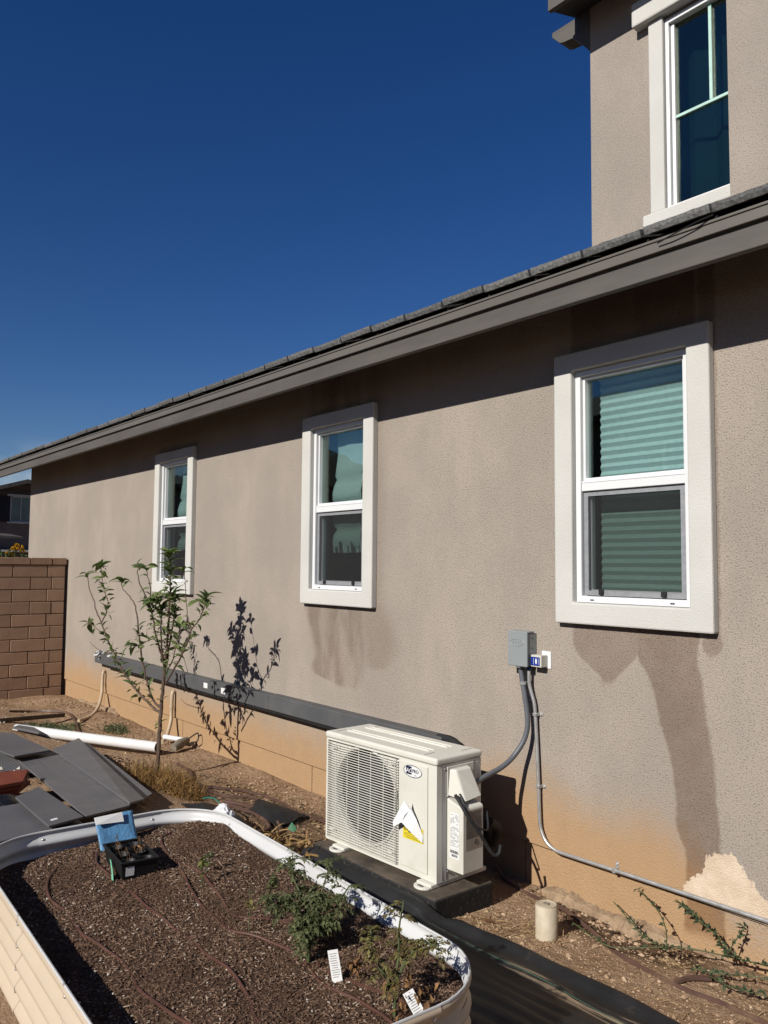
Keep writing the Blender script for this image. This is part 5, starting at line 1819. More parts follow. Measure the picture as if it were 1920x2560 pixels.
MAT['tree_leaf'] = tree_leaf_mat()
tree = empty('young_tree', (-5.87, -0.735, 0.0), 'thin young tree with sparse green leaves in front of the far window', 'tree')
BR = {
    'trunk': [(-5.87, -0.735, -0.06), (-5.872, -0.727, 0.07), (-5.872, -0.717, 0.349), (-5.868, -0.712, 0.492), (-5.864, -0.706, 0.595), (-5.858, -0.701, 0.722), (-5.857, -0.698, 0.839)],
    'leader': [(-5.857, -0.698, 0.839), (-5.845, -0.684, 1.047), (-5.84, -0.677, 1.281), (-5.837, -0.674, 1.458), (-5.843, -0.681, 1.611), (-5.85, -0.691, 1.729)],
    'b1': [(-5.795, -0.71, 0.731), (-5.701, -0.7, 0.832), (-5.534, -0.685, 1.016), (-5.472, -0.67, 1.154), (-5.359, -0.655, 1.249), (-5.312, -0.645, 1.361), (-5.276, -0.64, 1.406)],
    'b2': [(-5.472, -0.67, 1.154), (-5.552, -0.66, 1.216), (-5.606, -0.65, 1.349), (-5.666, -0.64, 1.52), (-5.689, -0.64, 1.601)],
    'b3': [(-5.86, -0.702, 0.896), (-5.866, -0.755, 1.05), (-5.864, -0.798, 1.226), (-5.866, -0.832, 1.343), (-5.882, -0.882, 1.447), (-5.902, -0.907, 1.54), (-5.905, -0.911, 1.645)],
    'b4': [(-5.87, -0.822, 1.331), (-5.915, -0.801, 1.445), (-5.95, -0.813, 1.539), (-5.977, -0.816, 1.621)],
    'b5': [(-5.858, -0.71, 0.539), (-5.944, -0.72, 0.562), (-5.985, -0.735, 0.617), (-6.036, -0.76, 0.73), (-6.09, -0.78, 0.915), (-6.115, -0.8, 1.093), (-6.164, -0.81, 1.27), (-6.223, -0.82, 1.352), (-6.379, -0.83, 1.421), (-6.424, -0.83, 1.501)],
    'b6': [(-5.869, -0.71, 0.497), (-6.006, -0.73, 0.543), (-6.14, -0.75, 0.598), (-6.256, -0.78, 0.67), (-6.413, -0.81, 0.777), (-6.509, -0.84, 0.893), (-6.612, -0.87, 1.036), (-6.746, -0.89, 1.181), (-6.798, -0.9, 1.268), (-6.932, -0.91, 1.419), (-6.972, -0.92, 1.55)],
    'b7': [(-6.702, -0.885, 1.138), (-6.628, -0.87, 1.224), (-6.628, -0.86, 1.313), (-6.736, -0.86, 1.424), (-6.81, -0.86, 1.578), (-6.851, -0.86, 1.63)],
    'b8': [(-6.606, -0.865, 1.018), (-6.673, -0.9, 1.071), (-6.744, -0.94, 1.119), (-6.827, -0.95, 1.134)],
    'b9': [(-6.509, -0.84, 0.893), (-6.698, -0.86, 0.903), (-6.824, -0.88, 0.925), (-6.907, -0.9, 0.967)],
    'b10': [(-5.857, -0.698, 0.839), (-5.784, -0.761, 1.057), (-5.741, -0.785, 1.267), (-5.741, -0.832, 1.393)],
    'b11': [(-5.849, -0.689, 0.839), (-5.872, -0.642, 1.091), (-5.902, -0.602, 1.301), (-5.934, -0.609, 1.395)],
    'b12': [(-5.853, -0.694, 0.769), (-5.727, -0.691, 0.919), (-5.661, -0.687, 1.062), (-5.615, -0.676, 1.19)],
    'b13': [(-5.866, -0.755, 1.039), (-5.846, -0.807, 1.066), (-5.889, -0.89, 1.021), (-5.94, -0.953, 1.015)]}
RAD = {'trunk': (0.017, 0.012), 'leader': (0.011, 0.003), 'b1': (0.008, 0.0028), 'b2': (0.004, 0.0022), 'b3': (0.008, 0.0028), 'b4': (0.0045, 0.0022), 'b5': (0.010, 0.003), 'b6': (0.011, 0.003), 'b7': (0.005, 0.0025), 'b8': (0.004, 0.002), 'b9': (0.003, 0.0018), 'b10': (0.008, 0.003), 'b11': (0.008, 0.003), 'b12': (0.006, 0.002), 'b13': (0.004, 0.002)}
# leaf density along each branch, leaves at its tip
LV = {'leader': (34, 9), 'b1': (14, 8), 'b2': (7, 6), 'b3': (13, 1), 'b4': (3, 7), 'b5': (12, 8), 'b6': (22, 6), 'b7': (16, 8), 'b8': (4, 6), 'b9': (0, 0), 'b10': (28, 11), 'b11': (26, 10), 'b12': (14, 5), 'b13': (7, 4), 'trunk': (3, 0)}
leafs = []
for v_ in range(3):
    m = MB()
    ln, wd, cur = (0.098, 0.021, 0.30), (0.085, 0.019, 0.5), (0.068, 0.018, 0.15)
    ln, wd, cur = (ln, wd, cur)[v_]
    rows = []
    for i in range(7):
        u = i / 6
        hw = wd * math.sin(PI * min(1, u * 0.97 + 0.03)) ** 0.8 if 0 < i < 6 else 0.0008
        yc = ln * u
        zc = -cur * ln * u * u + 0.05 * ln * math.sin(PI * u)
        rows.append([(-hw, yc, zc + hw * 0.35), (0, yc, zc), (hw, yc, zc + hw * 0.35)])
    m.v = [p for r in rows for p in r]
    for i in range(6):
        for j in range(2):
            a_ = i * 3 + j
            m.f.append((a_, a_ + 1, a_ + 4, a_ + 3)); m.var.append(0.5); m.mi.append(0)
    leafs.append(m.mesh('leaf', MAT['tree_leaf'], True))
random.seed(42)
nleaf = 0


def add_leaf(p, d, sc=1.0):
    global nleaf
    if nleaf >= 298:
        return
    nleaf += 1
    o = bpy.data.objects.new('leaf', random.choice(leafs))
    COL.objects.link(o)
    o.parent = tree
    o.location = p - tree.location
    d = d.normalized()
    upv = Vector((random.gauss(0, 0.35), random.gauss(0, 0.35) - 0.2, 1))
    x_ = d.cross(upv).normalized()
    z_ = x_.cross(d).normalized()
    o.rotation_euler = Matrix((x_, d, z_)).transposed().to_euler()
    s_ = sc * random.uniform(0.7, 1.15)
    o.scale = (s_, s_, s_)


for nme, pts in BR.items():
    P_ = spl(pts, 4)
    # slight natural wobble
    P_ = [p + Vector((random.gauss(0, 0.0025), random.gauss(0, 0.0025), 0)) if 0 < i < len(P_) - 1 else p for i, p in enumerate(P_)]
    r0, r1 = RAD[nme]
    m = MB(); m.tube(P_, [r0 + (r1 - r0) * i / (len(P_) - 1) for i in range(len(P_))], 7)
    m.build('trunk' if nme == 'trunk' else 'branch', MAT['bark'] if nme == 'trunk' else MAT['twig'], tree, smooth=True)
    n_l, n_t = LV[nme]
    for k in range(n_l):
        u = random.uniform(0.12, 0.95) if nme not in ('leader', 'b10', 'b11') else 1 - abs(random.gauss(0, 0.33)) % 0.9
        u = min(u, 0.98)
        if nme in ('b3', 'b5', 'b6') and 0.66 < u < 0.92:
            u -= 0.3
        i = min(int(u * (len(P_) - 1)), len(P_) - 2)
        t = (P_[i + 1] - P_[i]).normalized()
        a = random.uniform(0, 2 * PI)
        sd = t.orthogonal().normalized()
        sd = Matrix.Rotation(a, 3, t) @ sd
        add_leaf(P_[i] + sd * 0.005, sd + t * random.uniform(0.1, 0.8) + Vector((0, 0, 0.15)), 0.95)
    for k in range(n_t):
        t = (P_[-1] - P_[-3]).normalized()
        a = 2 * PI * k / max(1, n_t) + random.uniform(-0.3, 0.3)
        sd = Matrix.Rotation(a, 3, t) @ t.orthogonal().normalized()
        add_leaf(P_[-1] - t * random.uniform(0, 0.05), sd * random.uniform(0.6, 1.0) + t * random.uniform(0.1, 0.7), 1.1)

# =================================================================== GRASSES AND WEEDS
def blade_mat(name, c1, c2, tr=0.2):
    t = NT(name)
    col = t.mix(t.attr(), c1, c2)
    tl = t.n('ShaderNodeBsdfTranslucent')
    t.l(col, tl.inputs[0])
    mxs = t.n('ShaderNodeMixShader')
    mxs.inputs[0].default_value = tr
    t.fin(col, 0.7, 0, None, 0.25)
    t.l(t.b.outputs[0], mxs.inputs[1])
    t.l(tl.outputs[0], mxs.inputs[2])
    t.l(mxs.outputs[0], t.o.inputs[0])
    return t.m


MAT['dry_grass'] = blade_mat('dry_russet_grass', (0.13, 0.065, 0.024), (0.42, 0.25, 0.085))
MAT['straw'] = blade_mat('pale_straw', (0.30, 0.18, 0.09), (0.55, 0.40, 0.22))
MAT['weed'] = blade_mat('grey_green_weed', (0.06, 0.085, 0.035), (0.13, 0.16, 0.07))
MAT['corn'] = blade_mat('dry_corn_leaf', (0.33, 0.19, 0.07), (0.62, 0.42, 0.19), 0.3)
MAT['tomato'] = blade_mat('tomato_leaf', (0.055, 0.073, 0.027), (0.17, 0.185, 0.08), 0.25)
MAT['tomato_dry'] = blade_mat('withered_tomato_leaf', (0.10, 0.062, 0.028), (0.22, 0.20, 0.06), 0.2)
MAT['young_leaf'] = blade_mat('young_apple_leaf', (0.07, 0.105, 0.036), (0.22, 0.26, 0.10), 0.25)
MAT['dead_leaf'] = blade_mat('dead_brown_leaf', (0.16, 0.08, 0.035), (0.36, 0.20, 0.08), 0.2)


def blade(mb, p, d, l_, w_, droop, seg=3):
    p = Vector(p)
    d = Vector(d).normalized()
    s_ = d.cross(Vector((0, 0, 1)))
    s_ = s_.normalized() if s_.length > 1e-3 else Vector((1, 0, 0))
    s_ = Matrix.Rotation(random.uniform(-0.8, 0.8), 3, d) @ s_
    vv, ff = [], []
    for i in range(seg + 1):
        u = i / seg
        c = p + d * (l_ * u) + Vector((0, 0, -droop * l_ * u * u))
        ww = w_ * (1 - u ** 1.6) + 0.0004
        vv += [c - s_ * ww, c + s_ * ww]
    for i in range(seg):
        ff.append((2 * i, 2 * i + 1, 2 * i + 3, 2 * i + 2))
    mb.cur = random.random()
    mb.add(vv, ff)


# the many small leaves too fine to tell apart
random.seed(91)
m = MB()
for nme, n_ in (('leader', 80), ('b10', 70), ('b11', 70), ('b12', 26), ('b1', 30), ('b3', 24), ('b5', 30), ('b6', 40), ('b7', 34), ('b13', 14), ('trunk', 10)):
    P_ = spl(BR[nme], 4)
    for k in range(n_):
        u = random.uniform(0.2, 1.0) if nme != 'leader' else random.uniform(0.1, 0.75)
        if nme in ('b3', 'b5', 'b6') and u > 0.6:
            u -= 0.35
        i = min(int(u * (len(P_) - 1)), len(P_) - 2)
        t = (P_[i + 1] - P_[i]).normalized()
        d = Vector((random.gauss(0, 1), random.gauss(0, 1), random.gauss(0.2, 0.6))).normalized()
        p = P_[i] + d * random.uniform(0.003, 0.03)
        sd = d.cross(t)
        sd = sd.normalized() if sd.length > 1e-3 else Vector((1, 0, 0))
        l_ = random.uniform(0.03, 0.07)
        w_ = l_ * random.uniform(0.16, 0.24)
        nn_ = sd.cross(d)
        cur = random.uniform(0.05, 0.35)
        m.cur = random.random()
        c1, c2, c3 = p + d * l_ * 0.35, p + d * l_ * 0.7 - nn_ * l_ * cur * 0.4, p + d * l_ - nn_ * l_ * cur
        m.add([p, c1 + sd * w_ + nn_ * w_ * 0.4, c1, c1 - sd * w_ + nn_ * w_ * 0.4, c2 + sd * w_ * 0.8, c2, c2 - sd * w_ * 0.8, c3], [(0, 1, 2), (0, 2, 3), (1, 4, 5, 2), (2, 5, 6, 3), (4, 7, 5), (5, 7, 6)])
m.build('small_leaves', MAT['young_leaf'], tree)['kind'] = 'stuff'
random.seed(8)
m = MB()
for k in range(3400):
    a, r = random.uniform(0, 2 * PI), math.sqrt(random.random())
    x, y = -5.58 + 0.50 * r * math.cos(a), -0.80 + 0.20 * r * math.sin(a)
    hh = (1.15 - r * 0.5) * random.uniform(0.5, 1.35)
    blade(m, (x, y, gz(x, y) - 0.01), (random.gauss(0.0, 0.85), random.gauss(-0.05, 0.75), 1), 0.22 * hh * random.uniform(0.5, 1.2), 0.0019, random.uniform(0.1, 1.0), 4)
tag(m.build('dry_grass_clump', MAT['dry_grass']), 'russet dry grass clump around the foot of the young tree', 'dry grass', None, 'stuff')
random.seed(18)
m = MB()
for k in range(14):
    x, y = -5.75 + random.gauss(0, 0.12), -0.82 + random.gauss(0, 0.06)
    blade(m, (x, y, gz(x, y)), (random.gauss(-0.2, 0.5), random.gauss(0, 0.5), 1.1), random.uniform(0.18, 0.34), 0.005, random.uniform(0.3, 1.0), 6)
MAT['grass_green'] = blade_mat('green_grass_blade', (0.12, 0.15, 0.03), (0.26, 0.28, 0.08))
tag(m.build('green_grass_tuft', MAT['grass_green']), 'few yellow green grass blades rising from the dry clump', 'grass')
for (cx, cy, rx, ry, n_, hh, lb) in ((-8.3, -0.72, 0.22, 0.25, 420, 0.07, 'grey green weed mat beside the timber strip'), (-7.88, -0.27, 0.22, 0.10, 260, 0.08, 'grey green weed patch by the foot of the wall behind the pipe')):
    m = MB()
    for k in range(n_):
        a, r = random.uniform(0, 2 * PI), math.sqrt(random.random())
        x, y = cx + rx * r * math.cos(a), cy + ry * r * math.sin(a)
        blade(m, (x, y, gz(x, y)), (random.gauss(0, 0.9), random.gauss(0, 0.9), 0.8), hh * random.uniform(0.5, 1.2), 0.004, 0.3)
    tag(m.build('weed_patch', MAT['weed']), lb, 'weeds', None, 'stuff')
# withered corn leaves heaped left of the base slab
random.seed(27)
m = MB()
for k in range(70):
    x, y = random.uniform(-4.22, -3.72), random.uniform(-0.92, -0.66)
    d = Vector((random.gauss(0.4, 0.8), random.gauss(0, 0.5), random.uniform(0.05, 0.9)))
    blade(m, (x, y, gz(x, y) + 0.01 + random.uniform(0, 0.05)), d, random.uniform(0.12, 0.28), random.uniform(0.004, 0.010), random.uniform(0.3, 0.9), 6)
tag(m.build('withered_leaves', MAT['corn']), 'heap of long withered straw coloured leaves left of the base slab', 'dry leaves', None, 'stuff')
m = MB(); m.prism([(-4.03, -0.74, 0.115), (-3.985, -0.725, 0.105), (-3.975, -0.715, 0.12), (-4.02, -0.72, 0.15)], (0.002, 0.004, 0.002))
MAT['green_plastic'] = pm('green_plastic', (0.015, 0.13, 0.05), None, 0.4)
tag(m.build('green_tag', MAT['green_plastic']), 'small green plastic piece among the withered leaves', 'plastic')
MAT['white_plastic'] = pm('white_plastic_bag', (0.80, 0.81, 0.83), None, 0.45, 8, bump=0.6, bscale=25, bdist=0.02)
m = MB()
random.seed(6)
for i in range(11):
    for j in range(11):
        u, v_ = i / 10, j / 10
        m.v.append((-3.84 + 0.12 * u + random.gauss(0, 0.003), -1.335 + 0.09 * v_ + random.gauss(0, 0.003), 0.36 + 0.05 * math.sin(PI * u) * math.sin(PI * v_) + random.gauss(0, 0.0045)))
for i in range(10):
    for j in range(10):
        a_ = i * 11 + j
        m.f.append((a_, a_ + 1, a_ + 12, a_ + 11)); m.var.append(0.5); m.mi.append(0)
m.box(-3.83, -3.73, -1.325, -1.255, 0.13, 0.362)
tag(m.build('white_bag', MAT['white_plastic'], smooth=False), 'crumpled white plastic bag outside the bed near the rounded corner', 'bag')


def small_leaf(mb, p, d, l_, w_):
    p, d = Vector(p), Vector(d).normalized()
    s_ = d.cross(Vector((random.gauss(0, 0.4), random.gauss(0, 0.4), 1)))
    s_ = s_.normalized() if s_.length > 1e-3 else Vector((1, 0, 0))
    n_ = s_.cross(d)
    mb.cur = random.random()
    mb.add([p, p + d * l_ * 0.45 + s_ * w_ + n_ * w_ * 0.3, p + d * l_ - n_ * l_ * 0.15, p + d * l_ * 0.45 - s_ * w_ + n_ * w_ * 0.3, p + d * l_ * 0.5], [(0, 1, 4), (1, 2, 4), (2, 3, 4), (3, 0, 4)])


# trailing weeds along the footing at the right
MAT['vine_leaf'] = blade_mat('dusty_green_leaf', (0.035, 0.062, 0.03), (0.085, 0.115, 0.055), 0.15)
VN = [([(-2.4, -0.25, 0.02), (-2.22, -0.32, 0.03), (-2.11, -0.33, 0.03), (-1.97, -0.22, 0.05), (-1.86, -0.14, 0.06), (-1.72, -0.08, 0.06), (-1.5, -0.05, 0.08)], 26, 0.020),
      ([(-2.33, -0.02, 0.07), (-2.14, -0.13, 0.05), (-2.05, -0.19, 0.05), (-1.94, -0.21, 0.05)], 12, 0.022),
      ([(-2.20, -0.02, 0.17), (-2.08, -0.05, 0.12), (-1.99, -0.13, 0.09), (-1.92, -0.24, 0.06)], 12, 0.024),
      ([(-1.99, -0.02, 0.17), (-1.92, -0.04, 0.15), (-1.80, -0.07, 0.12), (-1.74, -0.10, 0.08)], 34, 0.026),
      ([(-1.70, -0.02, 0.17), (-1.72, -0.06, 0.12), (-1.745, -0.1, 0.06)], 8, 0.03),
      ([(-1.81, -0.23, 0.03), (-1.71, -0.21, 0.04), (-1.6, -0.14, 0.05), (-1.4, -0.1, 0.06)], 18, 0.024),
      ([(-1.74, -0.10, 0.07), (-1.62, -0.09, 0.08), (-1.5, -0.04, 0.09), (-1.35, -0.05, 0.1)], 26, 0.024),
      ([(-1.74, -0.22, 0.02), (-1.64, -0.27, 0.04), (-1.54, -0.26, 0.05), (-1.42, -0.22, 0.05)], 16, 0.028)]
random.seed(12)
vn = empty('trailing_weed', (-1.85, -0.12, 0), 'straggly green weed trailing over the dirt and up the wall below the conduit', 'weed')
for pts, n_, sl_ in VN:
    P_ = spl(pts, 6)
    m = MB(); m.tube(P_, 0.0026, 5); m.build('stem', MAT['stem'], vn)
    m = MB()
    for k in range(n_ * 2):
        p = random.choice(P_)
        small_leaf(m, p, (random.gauss(0, 1), random.gauss(0, 1), random.uniform(-0.2, 1.0)), sl_ * random.uniform(0.8, 1.35), sl_ * 0.28)
    m.build('leaves', MAT['vine_leaf'], vn)
m = MB()
for k in range(60):
    p = (-1.92 + random.gauss(0, 0.035), -0.20 + random.gauss(0, 0.02), 0.045 + random.uniform(0, 0.02))
    small_leaf(m, p, (random.gauss(0, 1), random.gauss(0, 1), random.uniform(0, 1)), 0.012, 0.004)
m.build('pale_flowers', MAT['straw'], vn)['kind'] = 'stuff'

# =================================================================== PLANTS AND SMALL THINGS IN THE BED
def bz(x, y):
    return sz(*bed_local(x, y))


def compound_leaf(mb, stem_mb, p, d, l_, lw):
    p, d = Vector(p), Vector(d).normalized()
    pts = [p + d * (l_ * i / 5) + Vector((0, 0, -0.35 * l_ * (i / 5) ** 2)) for i in range(6)]
    stem_mb.tube(pts, [0.0016, 0.0015, 0.0013, 0.0011, 0.0009, 0.0006], 4)
    for i in range(1, 6):
        t = (pts[i] - pts[i - 1]).normalized()
        s_ = t.cross(Vector((0, 0, 1)))
        s_ = s_.normalized() if s_.length > 1e-3 else Vector((1, 0, 0))
        for sg in (-1, 1):
            small_leaf(mb, pts[i] if i < 5 else pts[i] - t * 0.005, s_ * sg + t * random.uniform(0.3, 0.9) + Vector((0, 0, random.uniform(-0.5, 0.2))), lw * random.uniform(0.7, 1.25), lw * 0.24)
    small_leaf(mb, pts[5], t + Vector((0, 0, -0.3)), lw * 1.2, lw * 0.27)


def bushy(name, label, cat, stems, leaf, stemr, ll, lw, mats, per, hs_=1.0):
    x0_, y0_, z0_ = stems[0][0]
    stems = [[(x0_ + (a - x0_) * hs_, y0_ + (b - y0_) * hs_, z0_ + (c - z0_) * hs_) for a, b, c in st] for st in stems]
    root = empty(name, stems[0][0], label, cat)
    for st in stems:
        P_ = spl(st, 5)
        m_ = MB(); m_.tube(P_, [stemr * (1 - 0.65 * i / (len(P_) - 1)) for i in range(len(P_))], 6)
        m_.build('stem', MAT['stem'], root, smooth=True)
    fb, sb = MB(), MB()
    for st in stems:
        P_ = spl(st, 5)
        for k in range(per):
            i = random.randrange(int(len(P_) * leaf), len(P_))
            a = random.uniform(0, 2 * PI)
            compound_leaf(fb, sb, P_[i], (math.cos(a), math.sin(a), random.uniform(-0.2, 0.9)), ll * random.uniform(0.6, 1.15), lw)
    fb.build('foliage', mats, root)
    sb.build('leaf_stalks', MAT['stem'], root)
    return root


random.seed(77)
x, y = -2.238, -1.80
z = bz(x, y)
bushy('tomato_plant', 'bushy green tomato plant in the bed before the outdoor unit', 'plant', [
    [(x, y, z - 0.02), (x - 0.02, y + 0.01, z + 0.07), (x - 0.05, y + 0.02, z + 0.14), (x - 0.13, y + 0.03, z + 0.20), (x - 0.17, y + 0.05, z + 0.25)],
    [(x, y, z - 0.02), (x + 0.0, y + 0.015, z + 0.10), (x - 0.02, y + 0.06, z + 0.18), (x - 0.03, y + 0.10, z + 0.26)],
    [(x, y, z - 0.02), (x - 0.01, y, z + 0.08), (x - 0.07, y - 0.03, z + 0.15), (x - 0.11, y - 0.07, z + 0.17)],
    [(x, y, z - 0.02), (x + 0.02, y + 0.0, z + 0.08), (x + 0.02, y + 0.08, z + 0.14), (x + 0.03, y + 0.13, z + 0.20)],
    [(x, y, z - 0.02), (x - 0.02, y + 0.02, z + 0.06), (x - 0.10, y + 0.09, z + 0.10), (x - 0.15, y + 0.13, z + 0.16)]],
    0.28, 0.0055, 0.062, 0.019, MAT['tomato'], 44, 1.08)
x, y = -1.81, -1.794
z = bz(x, y)
bushy('withered_tomato_plant', 'half withered tomato plant at the near right end of the bed', 'plant', [
    [(x, y, z - 0.02), (x - 0.01, y + 0.01, z + 0.08), (x - 0.02, y + 0.03, z + 0.14), (x - 0.03, y + 0.04, z + 0.21), (x - 0.035, y + 0.06, z + 0.27)],
    [(x - 0.01, y + 0.01, z + 0.08), (x + 0.0, y + 0.05, z + 0.14), (x + 0.04, y + 0.08, z + 0.18), (x + 0.07, y + 0.10, z + 0.17)],
    [(x - 0.01, y + 0.01, z + 0.07), (x - 0.03, y - 0.02, z + 0.11), (x - 0.06, y - 0.03, z + 0.16), (x - 0.08, y - 0.02, z + 0.20)]],
    0.25, 0.0055, 0.045, 0.017, MAT['tomato_dry'], 26, 1.05)
m = MB()
for k in range(60):
    p = (x + random.gauss(0.03, 0.035), y + random.gauss(0.03, 0.03), z + random.uniform(0.02, 0.11))
    small_leaf(m, p, (random.gauss(0, 0.6), random.gauss(0, 0.6), -1), random.uniform(0.018, 0.035), 0.006)
tag(m.build('dead_foliage', MAT['dead_leaf']), 'curled dead brown leaves hanging under the half withered tomato plant', 'dead leaves')
m = MB()
px_, py_ = -2.018, -1.757
pz_ = bz(px_, py_)
m.tube([(px_, py_, pz_ - 0.01), (px_ - 0.01, py_, pz_ + 0.05), (px_ - 0.015, py_ + 0.01, pz_ + 0.085)], 0.0018, 5)
for k in range(26):
    small_leaf(m, (px_ - 0.01 + random.gauss(0, 0.012), py_ + random.gauss(0, 0.012), pz_ + random.uniform(0.03, 0.085)), (random.gauss(0, 0.7), random.gauss(0, 0.7), -0.6), 0.022, 0.006)
tag(m.build('dead_seedling', MAT['dead_leaf']), 'small dead brown seedling right of the first white plant tag', 'plant')
# spindly seedlings
for (sx0, sy0, hh, lean, lb, mt, nl) in ((-2.538, -1.848, 0.14, (-0.03, 0.02), 'bare spindly stem left of the bushy tomato plant', 'tomato_dry', 4), (-2.99, -1.80, 0.10, (-0.02, 0.01), 'pale yellow wilted seedling standing alone in the bed', 'grass_green', 10),
                                     (-2.70, -1.68, 0.10, (0.03, 0.02), 'small green seedling beside the bushy tomato plant', 'tomato', 16), (-3.10, -1.73, 0.07, (0.0, 0.02), 'tiny seedling just behind the seedling tray shadow', 'weed', 8)):
    z0 = bz(sx0, sy0)
    rt_ = empty('seedling', (sx0, sy0, z0), lb, 'seedling')
    P_ = spl([(sx0, sy0, z0 - 0.01), (sx0 + lean[0] * 0.4, sy0 + lean[1] * 0.6, z0 + hh * 0.5), (sx0 + lean[0], sy0 + lean[1], z0 + hh)], 5)
    m = MB(); m.tube(P_, 0.0018, 5); m.build('stem', MAT['stem'], rt_)
    m = MB()
    for k in range(nl * 2):
        p = P_[random.randrange(len(P_) // 2, len(P_))]
        small_leaf(m, p, (random.gauss(0, 1), random.gauss(0, 1), random.uniform(-0.4, 0.8)), 0.028, 0.007)
    m.build('leaves', MAT[mt], rt_)
# white plant tags with printed lines
for (tx, ty, up_, rt__, lb) in ((-2.083, -1.802, Vector((-0.25, -0.05, 1)), Vector((0.72, 0.68, 0.2)), 'white plant tag between the two tomato plants'),
                             (-1.735, -1.770, Vector((-0.55, -0.28, 0.9)), Vector((0.70, 0.70, 0.35)), 'white plant tag at the near right end of the bed')):
    z0 = bz(tx, ty)
    up_.normalize()
    rt__ = (rt__ - up_ * rt__.dot(up_)).normalized()
    nn_ = rt__.cross(up_).normalized()
    c = Vector((tx, ty, z0 + 0.035))
    tg = empty('plant_tag', (tx, ty, z0), lb, 'plant tag', 'white plant tags')
    m = MB(); m.obox(c, [rt__, up_, nn_], (0.0165, 0.058, 0.0006))
    cd_ = m.build('card', MAT['paper'], tg)
    m = MB()
    for k in range(11):
        o_ = c + up_ * (0.047 - k * 0.0066) - nn_ * 0 + rt__ * random.uniform(-0.003, 0.001)
        for sg in (-1, 1):
            m.obox(o_ + nn_ * 0.0011 * sg, [rt__, up_, nn_], (random.uniform(0.008, 0.013), 0.0009, 0.0002))
    m.build('fine_print', MAT['print_grey'], cd_)
# seedling tray
MAT['black_tray'] = pm('black_tray_plastic', (0.014, 0.014, 0.015), None, 0.55, 10, spec=0.25)
tz = bz(-3.385, -1.935) - 0.004
tr_ = empty('seedling_tray', (-3.385, -1.935, tz), 'black plastic six cell seedling tray standing on the mulch', 'tray', rz=R(-5.5))
TL, TW, TH = 0.134, 0.074, 0.074
m = MB()
for sx_, sy_ in ((1, 0), (-1, 0), (0, 1), (0, -1)):
    if sx_:
        m.add([(sx_ * TL, -TW, TH), (sx_ * TL, TW, TH), (sx_ * (TL - 0.012), TW - 0.01, 0), (sx_ * (TL - 0.012), -TW + 0.01, 0)], [(0, 1, 2, 3)])
    else:
        m.add([(-TL, sy_ * TW, TH), (TL, sy_ * TW, TH), (TL - 0.012, sy_ * (TW - 0.01), 0), (-TL + 0.012, sy_ * (TW - 0.01), 0)], [(0, 1, 2, 3)])
m.box(-TL + 0.012, TL - 0.012, -TW + 0.01, TW - 0.01, 0, 0.003)
m.box(-TL - 0.005, TL + 0.005, -TW - 0.005, -TW + 0.004, TH - 0.003, TH + 0.003); m.box(-TL - 0.005, TL + 0.005, TW - 0.004, TW + 0.005, TH - 0.003, TH + 0.003)
m.box(-TL - 0.005, -TL + 0.004, -TW + 0.0041, TW - 0.0041, TH - 0.003, TH + 0.003); m.box(TL - 0.004, TL + 0.005, -TW + 0.0041, TW - 0.0041, TH - 0.003, TH + 0.003)
for x in (-0.048, 0.048):
    m.box(x - 0.0015, x + 0.0015, -TW + 0.006, TW - 0.006, 0.0031, TH - 0.012)
m.box(-TL + 0.008, TL - 0.008, -0.0015, 0.0015, 0.0031, TH - 0.012)
m.build('shell', MAT['black_tray'], tr_, local=True)
random.seed(3)
for k, (x, y) in enumerate([(-0.096, -0.036), (0, -0.036), (0.096, -0.036), (-0.096, 0.036), (0, 0.036), (0.096, 0.036)]):
    m = MB(); m.lathe([(0.024, 0.004), (0.033, 0.066), (0.0335, 0.068), (0.0315, 0.066), (0.023, 0.006)], (x, y, 0), 18)
    pt = m.build('pot', MAT['black_tray'], tr_, smooth=True, local=True)
    if k != 5:
        m = MB(); m.lathe([(0.030, 0.046), (0.018, 0.051), (0.0, 0.052)], (x, y, 0), 14); m.build('potting_soil', MAT['soil'], pt, local=True)
    if k in (1, 2, 4, 0):
        m = MB()
        for j in range(2):
            m.tube(spl([(x, y, 0.045), (x + random.gauss(0, 0.008), y + random.gauss(0, 0.008), 0.08), (x + random.gauss(0, 0.02), y + random.gauss(0, 0.012), 0.115), (x + random.gauss(0, 0.02), y, 0.105)], 4), 0.0010, 4)
        if k == 4:
            for j in range(22):
                small_leaf(m, (x + random.gauss(0, 0.01), y + random.gauss(0, 0.01), 0.06 + random.uniform(0, 0.035)), (random.gauss(0, 1), random.gauss(0, 1), -0.3), 0.02, 0.005)
        m.build('dead_sprout', MAT['dead_leaf'], pt, local=True)
m = MB(); m.add([(TL - 0.0075, -0.055, 0.018), (TL - 0.0075, -0.02, 0.018), (TL - 0.0025, -0.02, 0.056), (TL - 0.0025, -0.055, 0.056)], [(0, 1, 2, 3)])
m.build('sticker', MAT['paper'], tr_, local=True)
m = MB()
MAT['mint'] = pm('mint_green_plastic', (0.22, 0.62, 0.40), None, 0.5)
m.v = []
pp = [(-0.02, -TW - 0.004, 0.05), (0.012, -TW - 0.007, 0.052), (0.055, -TW - 0.012, 0.03), (0.10, -TW - 0.022, 0.028), (0.115, -TW - 0.024, 0.003), (0.072, -TW - 0.022, 0.002), (0.058, -TW - 0.016, 0.014), (0.018, -TW - 0.010, 0.036)]
m.prism(pp, (0, -0.001, 0.0008))
tagm = m.build('mint_ribbon', MAT['mint'], tr_, local=True)
